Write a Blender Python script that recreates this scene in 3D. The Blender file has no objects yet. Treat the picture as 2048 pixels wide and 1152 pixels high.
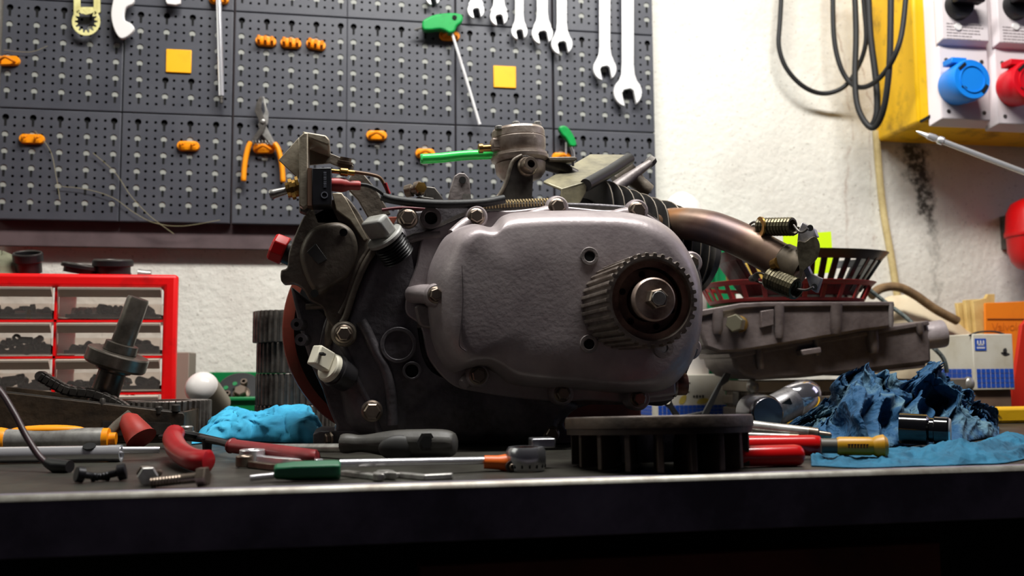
import bpy, bmesh, math, random
from mathutils import Vector, Matrix, noise as mnoise
random.seed(7)
SCN = bpy.context.scene
COL = SCN.collection
ZT = 0.85            # bench top height
# ---------------------------------------------------------------- camera
F = 1850.0; YAW, PIT, ROL = .1775, .0873, -.0079
HC = .058            # camera height above the bench top
YW = 1.207           # front plane of the tool panels
YB = 1.234           # plaster wall
CAM = Vector((0, 0, ZT + HC))
cy_, sy_ = math.cos(YAW), math.sin(YAW); cp_, sp_ = math.cos(PIT), math.sin(PIT)
FWD = Vector((sy_*cp_, cy_*cp_, sp_)); R0 = Vector((cy_, -sy_, 0)); U0 = R0.cross(FWD)
RT = R0*math.cos(ROL) + U0*math.sin(ROL); UP = U0*math.cos(ROL) - R0*math.sin(ROL)

def ray(x, y): return FWD + RT*((x-1024)/F) + UP*((576-y)/F)
def P(x, y, Y):
    d = ray(x, y); return CAM + d*(Y/d.y)
def T(x, y, z=0.0):
    d = ray(x, y); return CAM + d*((z-HC)/d.z)
def MPP(Y, x=1024):          # metres per photo pixel at depth plane Y
    return (P(x, 600, Y) - CAM).dot(FWD)/F
def PL(pts, Y): return [P(a, b, Y) for a, b in pts]

cd = bpy.data.cameras.new('camera'); cam = bpy.data.objects.new('camera', cd); COL.objects.link(cam)
cam.matrix_world = Matrix(((RT.x, UP.x, -FWD.x, CAM.x), (RT.y, UP.y, -FWD.y, CAM.y), (RT.z, UP.z, -FWD.z, CAM.z), (0, 0, 0, 1)))
cd.sensor_width = 36; cd.lens = F*36/2048; cd.clip_start = .02
cd.dof.use_dof = True; cd.dof.focus_distance = .70; cd.dof.aperture_fstop = 9.0
SCN.camera = cam
SCN.view_settings.view_transform = 'Standard'; SCN.view_settings.look = 'None'
SCN.view_settings.exposure = 0.0; SCN.view_settings.gamma = 1.0; SCN.view_settings.use_curve_mapping = False

# ---------------------------------------------------------------- materials
def lin(c):
    out = []
    for v in c[:3]:
        v /= 255.0
        out.append(v/12.92 if v <= .04045 else ((v+.055)/1.055)**2.4)
    return (*out, 1.0)
MATS = {}
def mat(name, col, rough=.5, metal=0.0, n=None, col2=None, bump=None, trans=0.0, alpha=1.0, coat=0.0, ior=1.45, spec=.5, rvar=0.0):
    """procedural surface: two colours mixed by noise n=(scale, low, high), bump=(scale, strength)"""
    if name in MATS: return MATS[name]
    m = bpy.data.materials.new(name); m.use_nodes = True
    nt = m.node_tree; N = nt.nodes; L = nt.links
    b = N['Principled BSDF']
    b.inputs['Base Color'].default_value = lin(col); b.inputs['Roughness'].default_value = rough
    b.inputs['Metallic'].default_value = metal; b.inputs['IOR'].default_value = ior
    b.inputs['Transmission Weight'].default_value = trans; b.inputs['Coat Weight'].default_value = coat
    b.inputs['Specular IOR Level'].default_value = spec
    b.inputs['Alpha'].default_value = alpha
    tc = N.new('ShaderNodeTexCoord')
    if n:
        t = N.new('ShaderNodeTexNoise'); t.inputs['Scale'].default_value = n[0]; t.inputs['Detail'].default_value = 7; t.inputs['Roughness'].default_value = .62
        L.new(tc.outputs['Object'], t.inputs['Vector'])
        r = N.new('ShaderNodeMapRange'); r.inputs['From Min'].default_value = n[1]; r.inputs['From Max'].default_value = n[2]
        L.new(t.outputs['Fac'], r.inputs['Value'])
        mx = N.new('ShaderNodeMix'); mx.data_type = 'RGBA'
        mx.inputs['A'].default_value = lin(col); mx.inputs['B'].default_value = lin(col2 or tuple(v*.6 for v in col))
        L.new(r.outputs['Result'], mx.inputs['Factor']); L.new(mx.outputs['Result'], b.inputs['Base Color'])
        if rvar:
            rr = N.new('ShaderNodeMapRange'); rr.inputs['To Min'].default_value = rough-rvar; rr.inputs['To Max'].default_value = rough+rvar
            L.new(t.outputs['Fac'], rr.inputs['Value']); L.new(rr.outputs['Result'], b.inputs['Roughness'])
    if bump:
        t2 = N.new('ShaderNodeTexNoise'); t2.inputs['Scale'].default_value = bump[0]; t2.inputs['Detail'].default_value = 6
        L.new(tc.outputs['Object'], t2.inputs['Vector'])
        bp = N.new('ShaderNodeBump'); bp.inputs['Strength'].default_value = bump[1]; bp.inputs['Distance'].default_value = .002
        L.new(t2.outputs['Fac'], bp.inputs['Height']); L.new(bp.outputs['Normal'], b.inputs['Normal'])
    MATS[name] = m
    return m
def crumple(m, scale, strength):
    """creased-paper bump: warped cell borders at two sizes"""
    nt = m.node_tree; N = nt.nodes; L = nt.links; b = N['Principled BSDF']
    tc = N.new('ShaderNodeTexCoord'); w = N.new('ShaderNodeTexNoise'); w.inputs['Scale'].default_value = scale*.6; w.inputs['Detail'].default_value = 3
    L.new(tc.outputs['Object'], w.inputs['Vector'])
    mx = N.new('ShaderNodeMix'); mx.data_type = 'RGBA'; mx.blend_type = 'LINEAR_LIGHT'; mx.inputs['Factor'].default_value = .012
    L.new(tc.outputs['Object'], mx.inputs['A']); L.new(w.outputs['Color'], mx.inputs['B'])
    hs = []
    for s_, a_ in ((scale, 1.0), (scale*2.7, .5)):
        v = N.new('ShaderNodeTexVoronoi'); v.feature = 'F1'; v.inputs['Scale'].default_value = s_; L.new(mx.outputs['Result'], v.inputs['Vector'])
        k = N.new('ShaderNodeMath'); k.operation = 'MULTIPLY'; k.inputs[1].default_value = a_; L.new(v.outputs['Distance'], k.inputs[0]); hs.append(k)
    ad = N.new('ShaderNodeMath'); ad.operation = 'ADD'; L.new(hs[0].outputs[0], ad.inputs[0]); L.new(hs[1].outputs[0], ad.inputs[1])
    bp = N.new('ShaderNodeBump'); bp.inputs['Strength'].default_value = strength; bp.inputs['Distance'].default_value = .006
    L.new(ad.outputs[0], bp.inputs['Height']); L.new(bp.outputs['Normal'], b.inputs['Normal'])
    return m

# ---------------------------------------------------------------- mesh builder
def perp(d):
    d = d.normalized()
    a = Vector((0, 0, 1)) if abs(d.z) < .9 else Vector((1, 0, 0))
    u = a.cross(d).normalized(); return u, d.cross(u).normalized()
def spline(pts, per=8, closed=False):
    """Catmull-Rom through pts (tuples or Vectors of any size)"""
    V = [Vector(p) for p in pts]; n = len(V); out = []
    rng = range(n) if closed else range(n-1)
    for i in rng:
        p0 = V[(i-1) % n] if (closed or i > 0) else V[0]; p1 = V[i]; p2 = V[(i+1) % n]
        p3 = V[(i+2) % n] if (closed or i+2 < n) else V[-1]
        for k in range(per):
            t = k/per
            out.append(.5*((2*p1)+(p2-p0)*t+(2*p0-5*p1+4*p2-p3)*t*t+(3*p1-p0-3*p2+p3)*t**3))
    if not closed: out.append(V[-1].copy())
    return out
class B:
    def __init__(s): s.bm = bmesh.new(); s.mi = 0
    def face(s, vs):
        try:
            f = s.bm.faces.new(vs); f.material_index = s.mi; return f
        except ValueError: return None
    def loop(s, pts): return [s.bm.verts.new(p) for p in pts]
    def loft(s, loops, cap0=True, cap1=True, closed=True, wrap=False):
        L = [s.loop(l) for l in loops]
        pairs = list(zip(L, L[1:])) + ([(L[-1], L[0])] if wrap else [])
        for a, b in pairs:
            n = len(a)
            for i in range(n if closed else n-1):
                j = (i+1) % n
                s.face([a[i], a[j], b[j], b[i]])
        if cap0 and not wrap: s.face(list(reversed(L[0])))
        if cap1 and not wrap: s.face(L[-1])
        return L
    def prism(s, pts, vec):
        vec = Vector(vec); s.loft([[Vector(p) for p in pts], [Vector(p)+vec for p in pts]])
        return s
    def box(s, c, size, rot=None):
        c = Vector(c); hx, hy, hz = size[0]/2, size[1]/2, size[2]/2
        M = rot if rot is not None else Matrix.Identity(3)
        q = lambda x, y, z: c + M @ Vector((x*hx, y*hy, z*hz))
        s.loft([[q(-1, -1, -1), q(1, -1, -1), q(1, 1, -1), q(-1, 1, -1)], [q(-1, -1, 1), q(1, -1, 1), q(1, 1, 1), q(-1, 1, 1)]])
        return s
    def tube(s, pts, r, n=12, caps=True, closed=False, flat=1.0):
        V = [Vector(p) for p in pts]; m = len(V)
        R = r if isinstance(r, (list, tuple)) else [r]*m
        loops = []; u = None
        for i in range(m):
            a = V[(i-1) % m] if (closed or i > 0) else V[0]; c = V[(i+1) % m] if (closed or i < m-1) else V[-1]
            d = (c-a)
            d = d.normalized() if d.length > 1e-9 else Vector((1, 0, 0))
            if u is None: u, _ = perp(d)
            u = (u - d*u.dot(d)).normalized(); w = d.cross(u)
            loops.append([V[i] + (u*math.cos(2*math.pi*k/n) + w*math.sin(2*math.pi*k/n)*flat)*R[i] for k in range(n)])
        s.loft(loops, caps and not closed, caps and not closed, wrap=closed)
        return s
    def lathe(s, prof, o, axis, n=32, a0=0.0, caps=True):
        """prof: list of (distance along axis, radius)"""
        o = Vector(o); d = Vector(axis).normalized(); u, w = perp(d)
        loops = [[o + d*t + (u*math.cos(a0+2*math.pi*k/n) + w*math.sin(a0+2*math.pi*k/n))*max(r, 1e-5) for k in range(n)] for t, r in prof]
        s.loft(loops, caps, caps)
        return s
    def ring(s, o, axis, ri, ro, h, n=40):
        s.lathe_ring([(0, ri), (0, ro), (h, ro), (h, ri)], o, axis, n); return s
    def lathe_ring(s, prof, o, axis, n=40):
        o = Vector(o); d = Vector(axis).normalized(); u, w = perp(d)
        loops = [[o + d*t + (u*math.cos(2*math.pi*k/n) + w*math.sin(2*math.pi*k/n))*r for k in range(n)] for t, r in prof]
        s.loft(loops, False, False, wrap=True); return s
    def coil(s, a, b, r, turns, wire, n=6, per=14):
        a, b = Vector(a), Vector(b); d = b-a; u, w = perp(d)
        k = int(turns*per)
        pts = [a + d*(i/k) + (u*math.cos(2*math.pi*i/per) + w*math.sin(2*math.pi*i/per))*r for i in range(k+1)]
        s.tube(pts, wire, n); return s
    def sphere(s, c, r, sc=(1, 1, 1), nu=20, nv=12, rot=None):
        c = Vector(c); M = rot if rot is not None else Matrix.Identity(3)
        loops = []
        for j in range(nv+1):
            ph = math.pi*(j/nv - .5); rr = max(math.cos(ph), 1e-3)
            loops.append([c + M @ Vector((r*rr*math.cos(2*math.pi*i/nu)*sc[0], r*rr*math.sin(2*math.pi*i/nu)*sc[1], r*math.sin(ph)*sc[2])) for i in range(nu)])
        s.loft(loops); return s
    def mesh(s, name, mats, smooth=40):
        me = bpy.data.meshes.new(name)
        bmesh.ops.remove_doubles(s.bm, verts=s.bm.verts, dist=1e-7)
        bmesh.ops.recalc_face_normals(s.bm, faces=s.bm.faces)
        s.bm.to_mesh(me); s.bm.free()
        for m in (mats if isinstance(mats, (list, tuple)) else [mats]): me.materials.append(m)
        if smooth:
            me.shade_smooth(); me.set_sharp_from_angle(angle=math.radians(smooth))
        return me
    def build(s, name, mats, parent=None, label=None, cat=None, group=None, kind=None, smooth=40, bevel=0, seg=2):
        me = s.mesh(name, mats, smooth)
        o = bpy.data.objects.new(name, me); COL.objects.link(o)
        if parent is None:
            xs = [v.co for v in me.vertices]
            org = Vector(((min(v.x for v in xs)+max(v.x for v in xs))/2, (min(v.y for v in xs)+max(v.y for v in xs))/2, min(v.z for v in xs)))
            o.location = org; ORG[o.name] = org
        else:
            org = ORG[parent.name]; o.parent = parent; ORG[o.name] = org
        me.transform(Matrix.Translation(-org))
        if bevel:
            bv = o.modifiers.new('bevel', 'BEVEL'); bv.width = bevel; bv.segments = seg; bv.limit_method = 'ANGLE'; bv.angle_limit = math.radians(35); bv.harden_normals = False
        tag(o, label, cat, group, kind)
        return o
ORG = {}
def tag(o, label=None, cat=None, group=None, kind=None):
    if label: o['label'] = label
    if cat: o['category'] = cat
    if group: o['group'] = group
    if kind: o['kind'] = kind
    return o
def thing(name, label, cat, loc, group=None):
    o = bpy.data.objects.new(name, None); COL.objects.link(o); o.empty_display_size = .01
    o.location = loc; ORG[o.name] = Vector(loc)
    return tag(o, label, cat, group)
def dup(o, loc, label=None):
    """copy of a thing with its parts and sub-parts"""
    c = o.copy(); COL.objects.link(c); c.location = loc; ORG[c.name] = Vector(loc)
    if label: c['label'] = label
    for ch in list(o.children):
        d = ch.copy(); COL.objects.link(d); d.parent = c
        for g in list(ch.children):
            e = g.copy(); COL.objects.link(e); e.parent = d
    return c
def place(me, name, parent, loc, axis=None, scale=1.0, spin=0.0):
    """a part sharing mesh me, its +Z turned along axis"""
    o = bpy.data.objects.new(name, me); COL.objects.link(o)
    base = ORG[parent.name] if parent else Vector((0, 0, 0))
    o.parent = parent; o.location = Vector(loc)-base; ORG[o.name] = base
    q = Vector(axis or (0, 0, 1)).to_track_quat('Z', 'Y')
    o.rotation_mode = 'QUATERNION'
    from mathutils import Quaternion
    o.rotation_quaternion = q @ Quaternion((0, 0, 1), spin)
    o.scale = (scale,)*3 if not isinstance(scale, (tuple, list)) else scale
    return o
def light(name, loc, target, size, power, col=(1, 1, 1), shape='RECTANGLE', spread=180):
    l = bpy.data.lights.new(name, 'AREA'); l.shape = shape; l.size, l.size_y = size; l.energy = power; l.color = col; l.spread = math.radians(spread)
    o = bpy.data.objects.new(name, l); COL.objects.link(o); o.location = loc
    o.rotation_euler = (Vector(target)-Vector(loc)).to_track_quat('-Z', 'Y').to_euler()
    return o
def fbm(p, o=4):
    return mnoise.fractal(Vector(p), 1.0, 2.0, o)

# shared palette -----------------------------------------------------------
M_alu = mat('cast_aluminium_cover', (160, 150, 151), .38, .25, n=(20, .40, .74), col2=(116, 105, 108), bump=(300, .10), rvar=.1)
M_alu2 = mat('cast_aluminium_dull', (132, 124, 122), .46, .25, n=(40, .42, .68), col2=(88, 80, 80), bump=(260, .18))
M_case = mat('oily_dark_crankcase', (94, 90, 94), .40, .22, n=(35, .40, .70), col2=(46, 41, 42), bump=(220, .3))
M_plate = mat('weathered_brown_casting', (112, 103, 92), .45, .2, n=(30, .40, .70), col2=(58, 51, 44), bump=(220, .25))
M_steel = mat('plain_steel', (176, 174, 170), .34, .6, n=(60, .4, .7), col2=(105, 100, 95))
M_chrome = mat('bright_chrome', (225, 224, 228), .18, .72)
M_dsteel = mat('dark_steel', (92, 88, 84), .42, .5, n=(60, .4, .7), col2=(54, 49, 46))
M_bolt = mat('zinc_bolt', (135, 122, 110), .34, .85, n=(80, .4, .7), col2=(85, 72, 62))
M_black = mat('black_plastic', (20, 20, 22), .42)
M_rubber = mat('black_rubber', (26, 26, 28), .6, bump=(400, .1))
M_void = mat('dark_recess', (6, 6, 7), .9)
M_brass = mat('brass', (190, 150, 80), .3, .9, n=(70, .4, .7), col2=(120, 90, 50))
M_red = mat('red_plastic', (190, 12, 14), .35, n=(20, .5, .8), col2=(150, 10, 12))
M_orange = mat('orange_plastic', (245, 150, 8), .4)
M_white = mat('white_enamel', (225, 222, 220), .4)
ME = {}
def bolt_mesh():
    b = B(); r = 1.0                                   # hex flange bolt, unit across-flats radius, head along +Z
    b.lathe([(0, 1.42), (.18, 1.42), (.36, 1.16)], (0, 0, 0), (0, 0, 1), 28)
    b.lathe([(.3, 1.12), (1.1, 1.12), (1.28, .92)], (0, 0, 0), (0, 0, 1), 6)
    b.mi = 1
    b.lathe([(1.22, .74), (1.29, .7)], (0, 0, 0), (0, 0, 1), 20)
    return b.mesh('hex_bolt', [M_bolt, M_bolt], 30)
def socket_mesh():
    b = B()
    b.lathe_ring([(0, .5), (0, 1.0), (1.3, 1.0), (1.45, .9), (1.45, .52), (.7, .5)], (0, 0, 0), (0, 0, 1), 28)
    b.mi = 1; b.lathe([(.6, .55), (.75, .55)], (0, 0, 0), (0, 0, 1), 6)
    return b.mesh('socket_screw', [M_bolt, M_void], 35)
ME['bolt'] = bolt_mesh(); ME['socket'] = socket_mesh()
def bolt(parent, x, y, Y, rpx, axis=(0, -1, 0), me='bolt', spin=.2, name='bolt'):
    return place(ME[me], name, parent, P(x, y, Y), axis, rpx*MPP(Y, x), spin)
# ================================================================ the room
# plaster wall with a black mould streak, fine pitting and pale stains
def wall_material():
    m = bpy.data.materials.new('white_plaster'); m.use_nodes = True
    nt = m.node_tree; N = nt.nodes; L = nt.links; b = N['Principled BSDF']; b.inputs['Roughness'].default_value = .85
    geo = N.new('ShaderNodeNewGeometry')
    def noise(scale, detail=6, vec=None, rough=.6):
        t = N.new('ShaderNodeTexNoise'); t.inputs['Scale'].default_value = scale; t.inputs['Detail'].default_value = detail; t.inputs['Roughness'].default_value = rough
        L.new(vec or geo.outputs['Position'], t.inputs['Vector']); return t
    def rng(v, a, c, lo=0, hi=1):
        r = N.new('ShaderNodeMapRange'); r.inputs['From Min'].default_value = a; r.inputs['From Max'].default_value = c
        r.inputs['To Min'].default_value = lo; r.inputs['To Max'].default_value = hi; L.new(v, r.inputs['Value']); return r.outputs['Result']
    def math_(op, a, c):
        k = N.new('ShaderNodeMath'); k.operation = op
        for i, v in enumerate((a, c)):
            if isinstance(v, (int, float)): k.inputs[i].default_value = v
            else: L.new(v, k.inputs[i])
        return k.outputs[0]
    def mix(f, a, c):
        k = N.new('ShaderNodeMix'); k.data_type = 'RGBA'; L.new(f, k.inputs['Factor'])
        for nm, v in (('A', a), ('B', c)):
            if isinstance(v, tuple): k.inputs[nm].default_value = lin(v)
            else: L.new(v, k.inputs[nm])
        return k.outputs['Result']
    base = mix(rng(noise(6).outputs['Fac'], .45, .75), (226, 223, 214), (206, 199, 190))
    pits = noise(230, 3)
    base = mix(rng(pits.outputs['Fac'], .62, .74), base, (168, 160, 150))
    # mould streak: tilted column on the wall below the yellow box
    sep = N.new('ShaderNodeSeparateXYZ'); L.new(geo.outputs['Position'], sep.inputs[0])
    a, c = P(1822, 285, YB), P(1868, 480, YB)
    t = rng(sep.outputs['Z'], a.z, c.z)
    cx = rng(t, 0, 1, a.x, c.x)
    wob = noise(55, 5)
    dx = math_('ADD', math_('SUBTRACT', sep.outputs['X'], cx), rng(wob.outputs['Fac'], .2, .8, -.017, .017))
    wid = rng(t, 0, 1, .030, .010)
    core = math_('SUBTRACT', 1.0, math_('DIVIDE', math_('ABSOLUTE', dx, 0), wid))
    ends = math_('MULTIPLY', rng(t, -.1, .06), rng(t, 1.12, .72))
    spk = rng(noise(120, 6).outputs['Fac'], .26, .54)
    f = math_('MULTIPLY', math_('MULTIPLY', rng(core, 0.0, .7), ends), spk)
    base = mix(math_('MINIMUM', f, .93), base, (38, 34, 24))
    # long faint rusty drip lines
    for px_, w_ in ((1690, .0022), (1738, .0016)):
        q = P(px_, 300, YB)
        d2 = math_('ABSOLUTE', math_('ADD', math_('SUBTRACT', sep.outputs['X'], q.x), rng(noise(9, 4).outputs['Fac'], .2, .8, -.02, .02)), 0)
        base = mix(math_('MULTIPLY', rng(d2, w_*1.8, 0, 0, .5), rng(noise(40).outputs['Fac'], .4, .6)), base, (150, 116, 96))
    L.new(base, b.inputs['Base Color'])
    hsum = math_('ADD', math_('MULTIPLY', noise(14, 4).outputs['Fac'], .30), math_('MULTIPLY', noise(95, 6).outputs['Fac'], .40))
    bp = N.new('ShaderNodeBump'); bp.inputs['Strength'].default_value = .75; bp.inputs['Distance'].default_value = .006
    L.new(hsum, bp.inputs['Height']); L.new(bp.outputs['Normal'], b.inputs['Normal'])
    return m
M_wall = wall_material()
b = B(); b.box((.6, YB+.05, 1.3), (5.2, .1, 2.6)); b.build('wall_back', M_wall, kind='structure', smooth=0)
M_floor = mat('grey_concrete', (70, 66, 62), .8, n=(5, .4, .7), col2=(48, 44, 42), bump=(60, .2))
b = B(); b.box((.6, -.6, -.05), (5.2, 3.8, .1)); b.build('floor', M_floor, kind='structure', smooth=0)

# ---- workbench: sheet-steel top with a turned-down front lip, legs, and a drawer front under it
YF = .4715
M_bench = mat('worn_bench_top', (58, 57, 50), .42, .15, n=(16, .38, .66), col2=(26, 21, 17), bump=(90, .25), rvar=.12)
M_lip = mat('bench_steel_lip', (140, 133, 150), .45, .1, n=(14, .36, .62), col2=(92, 87, 100), bump=(120, .2), rvar=.1)
M_edge = mat('bare_steel_edge', (140, 138, 130), .4, .5, n=(70, .38, .62), col2=(110, 104, 96))
M_wood = mat('stained_brown_wood', (110, 50, 28), .6, n=(12, .4, .7), col2=(64, 32, 18))
wb = thing('workbench', 'long dark steel workbench in front of the white wall', 'workbench', (.4, .85, 0))
b = B(); b.box((.5, (YF+YB)/2, ZT-.012), (3.6, YB-YF-.001, .024)); b.build('bench_top', M_bench, wb, smooth=0)
b = B()                                            # lip: folded steel with a rounded upper edge
prof = [(.0, -.062)] + [(-.0035+.0035*math.cos(a)-.0005, -.0035+.0035*math.sin(a)+.0006) for a in []]
r = .0032
pr = [(YF+.012, .0006)] + [(YF+r-r*math.sin(a), .0006-r+r*math.cos(a)) for a in [i*math.pi/12 for i in range(7)]] + [(YF, -.0275), (YF+.003, -.0285), (YF+.012, -.0285)]
b.loft([[Vector((x, y, ZT+z)) for y, z in pr] for x in (-1.3, 2.3)], True, True)
b.build('front_lip', M_lip, wb, smooth=50, label='steel front lip with bright worn edge')
b = B(); b.loft([[Vector((x, y, ZT+z)) for y, z in [(YF+.0002, -.0024), (YF-.0004, -.0016), (YF+.0006, .0002), (YF+.0026, .0012), (YF+.003, .0006), (YF+.001, -.001)]] for x in (-1.3, 2.3)])
b.build('worn_edge', M_edge, wb, smooth=60, label='bare bright steel along the front edge')
for lx in (-1.1, 2.1):
    b = B(); b.box((lx, .55, (ZT-.024)/2), (.06, .06, ZT-.024)); b.build('leg', M_lip, wb)
    b = B(); b.box((lx, 1.15, (ZT-.024)/2), (.06, .06, ZT-.024)); b.build('leg', M_lip, wb)
dq = P(840, 1120, .50); dr = P(1880, 1070, .50)
b = B(); b.box(((dq.x+dr.x)/2, .51, ZT-.130), (dr.x-dq.x, .02, .17)); dfr = b.build('drawer_front', M_wood, wb, bevel=.001)
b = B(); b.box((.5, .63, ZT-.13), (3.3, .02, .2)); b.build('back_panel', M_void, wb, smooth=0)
M_leather = M_wood
# ================================================================ tool panels on the wall
G = .0105; GX0, GZ0 = -.4146, ZT + HC + .3138          # hole pitch; first keyhole of the bottom row
M_tile = mat('grey_tool_panel', (76, 77, 84), .44, n=(12, .35, .7), col2=(62, 63, 71), bump=(500, .05))
M_plug = mat('pale_hole_plug', (150, 151, 145), .6)
M_board = mat('dull_purple_brown_board', (92, 76, 78), .7, n=(20, .4, .7), col2=(70, 56, 58))
b = B(); b.box((GX0 + G*39.3, YW+.0165, GZ0+G*12.0), (G*80.6, .011, G*54)); b.build('backing_board', M_board, label='flat brownish board mounted on the wall behind the grey tool panels', cat='board')
def tile_mesh(ncol, kstart, badge, name):
    """perforated plastic panel: origin at its lower left, front face at y=0 facing -y"""
    b = B(); p = G; mg = .85*p
    W = (ncol-1)*p + 2*mg; Hh = 13.25*p; mt = 1.1*p
    keys = set(range(kstart, ncol, 3))
    sk = set()
    if badge:
        sk = {(c, r) for c in range(4, 8) for r in range(4, 8)}
    d = .0035
    xs = [0.0] + [mg + p*(c-.5) for c in range(ncol)] + [mg + p*(ncol-.5), W]
    zs = [Hh] + [Hh - mt - p*(r-.5) for r in range(12)] + [Hh - mt - p*11.5, 0.0]
    e = .0017
    V = lambda x, y, z: b.bm.verts.new((x, y, z))
    for i in range(len(xs)-1):
        for j in range(len(zs)-1):
            c, r = i-1, j-1
            x0, x1, z1, z0 = xs[i], xs[i+1], zs[j], zs[j+1]
            x0 = max(x0, e); x1 = min(x1, W-e); z0 = max(z0, e); z1 = min(z1, Hh-e)
            if x1 <= x0 or z1 <= z0: continue
            q = [V(x0, 0, z0), V(x1, 0, z0), V(x1, 0, z1), V(x0, 0, z1)]
            if 0 <= c < ncol and 0 <= r < 12 and (c, r) not in sk:
                cx, cz = mg+p*c, Hh-mt-p*r
                kh = c in keys and r % 2 == 0
                slot = c in keys and r % 2 == 1
                dark = (r == 0) or (badge and r == 8 and c in (kstart+3, kstart+6))
                if slot:
                    b.mi = 0; b.face(q)
                    continue
                rad = .39*p if kh else .17*p
                n = 12
                ring = [V(cx+rad*math.cos(math.pi*2*(k+.5)/n - math.pi*.75), 0, cz+rad*math.sin(math.pi*2*(k+.5)/n - math.pi*.75)) for k in range(n)]
                b.mi = 0
                for s_ in range(4):                        # three ring edges to every side of the cell
                    a, a2 = q[s_], q[(s_+1) % 4]
                    k = s_*3
                    b.face([a, ring[k], ring[(k-1) % n]])
                    b.face([a, a2, ring[(k+2) % n], ring[k+1], ring[k]])
                dep = .0012 if (kh and not dark) else d
                low = [V(v.co.x, dep, v.co.z) for v in ring]
                b.mi = 1
                for k in range(n): b.face([ring[k], low[k], low[(k+1) % n], ring[(k+1) % n]])
                b.mi = 2 if (kh and not dark) else 1
                b.face(low)
            else:
                b.mi = 0; b.face(q)
    # slots under the keyholes: a thin dark recess let into the face
    for c in keys:
        for r in range(0, 12, 2):
            if (c, r) in sk or (c, r+1) in sk: continue
            cx, cz = mg+p*c, Hh-mt-p*r
            b.mi = 1
            b.loft([[(cx-.15*p, y, cz-.28*p), (cx+.15*p, y, cz-.28*p), (cx+.13*p, y, cz-1.05*p), (cx-.13*p, y, cz-1.05*p)] for y in (-.0002, .0015)])
    b.mi = 0                                              # rounded rim and side walls
    b.loft([[(e, 0, e), (W-e, 0, e), (W-e, 0, Hh-e), (e, 0, Hh-e)], [(e*.5, .0004, e*.5), (W-e*.5, .0004, e*.5), (W-e*.5, .0004, Hh-e*.5), (e*.5, .0004, Hh-e*.5)],
            [(e*.35, .010, e*.35), (W-e*.35, .010, e*.35), (W-e*.35, .010, Hh-e*.35), (e*.35, .010, Hh-e*.35)]], False, True)
    return b.mesh(name, [M_tile, M_void, M_plug], 0), W
TM5, W5 = tile_mesh(13, 0, False, 'tool_panel_mesh')
TM4, W4 = tile_mesh(12, 1, False, 'tool_panel_mesh_four')
TMB, _ = tile_mesh(12, 1, True, 'tool_panel_mesh_badge')
lefts = [-.85, 12.85, 25.65, 39.25, 53.0, 65.85]
ROWN = {2: 'topmost', 1: 'middle', 0: 'bottom'}
COLN = ['leftmost', 'second from the left', 'third from the left', 'third from the right', 'second from the right', 'rightmost']
M_badge = mat('yellow_badge', (250, 178, 10), .45, n=(25, .45, .8), col2=(225, 150, 12))
for row in (0, 1, 2):
    for c in range(6):
        four = c in (1, 4)
        me = TMB if (four and row == 1) else (TM4 if four else TM5)
        o = bpy.data.objects.new('pegboard', me); COL.objects.link(o)
        o.location = (GX0 + G*lefts[c], YW, GZ0 + G*(13.25*row - 11 - 1.15)); ORG[o.name] = o.location.copy()
        lab = 'grey perforated tool panel, %s in the %s row on the wall' % (COLN[c], ROWN[row])
        if four and row == 1: lab = 'grey perforated tool panel with yellow square badge, %s in the middle row' % COLN[c]
        tag(o, lab, 'pegboard', 'grey perforated tool panels')
        if four and row == 1:
            k = Vector(o.location) + Vector((.85*G + 5.5*G, -.0011, 13.25*G - 1.1*G - 5.6*G))
            b = B(); b.box(k, (2.95*G, .0022, 2.9*G)); b.build('badge', M_badge, o, label='yellow square badge', bevel=.0009)

# ---- orange plastic hooks
M_hookd = mat('orange_shade_plastic', (232, 132, 6), .45)
def hook(x, y, lab, tilt=0.0, w=46, cups=2):
    c = P(x, y, YW); s = MPP(YW, x); a = w*s/2; h = 10*s
    t = thing('plastic_hook', lab, 'hook', c + Vector((0, 0, -h)), 'orange plastic hooks on the tool panels')
    R = Matrix.Rotation(-tilt, 3, 'Y')
    def cap(aa, hh, y0):
        out = []
        for k in range(20):
            an = 2*math.pi*k/20; sx = 1 if math.cos(an) >= 0 else -1
            out.append(c + R @ Vector((sx*(aa-hh) + hh*math.cos(an), y0, hh*math.sin(an))))
        return out
    b = B(); b.loft([cap(a, h, 0.0), cap(a, h, -.0035), cap(a*.95, h*.82, -.0048)]); b.build('base_plate', M_orange, t, smooth=50)
    b = B()
    if cups == 2:
        for sx in (-.5, .5):
            b.tube([c + R @ Vector((sx*a + dx*s, -.0045 - dy, dz*s)) for dx, dy, dz in ((-3, 0, 3), (-3, .004, 1), (0, .007, -1), (3, .007, 0), (5, .0045, 4))], 2.4*s, 8)
    elif cups == 3:
        for sx in (-.62, 0, .62):
            b.tube([c + R @ Vector((sx*a, -.004 - dy, dz*s)) for dy, dz in ((0, -5), (.005, -5), (.008, -2), (.008, 6))], 3.2*s, 8)
    else:
        pts = spline([(-14, 0, -3), (-12, .006, -3), (0, .010, 2), (12, .006, -3), (14, 0, -3)], 5)
        b.tube([c + R @ Vector((dx*s, -.004 - dy, dz*s)) for dx, dy, dz in pts], 3.0*s, 8)
    b.build('prong', M_hookd, t)
    return t
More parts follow.
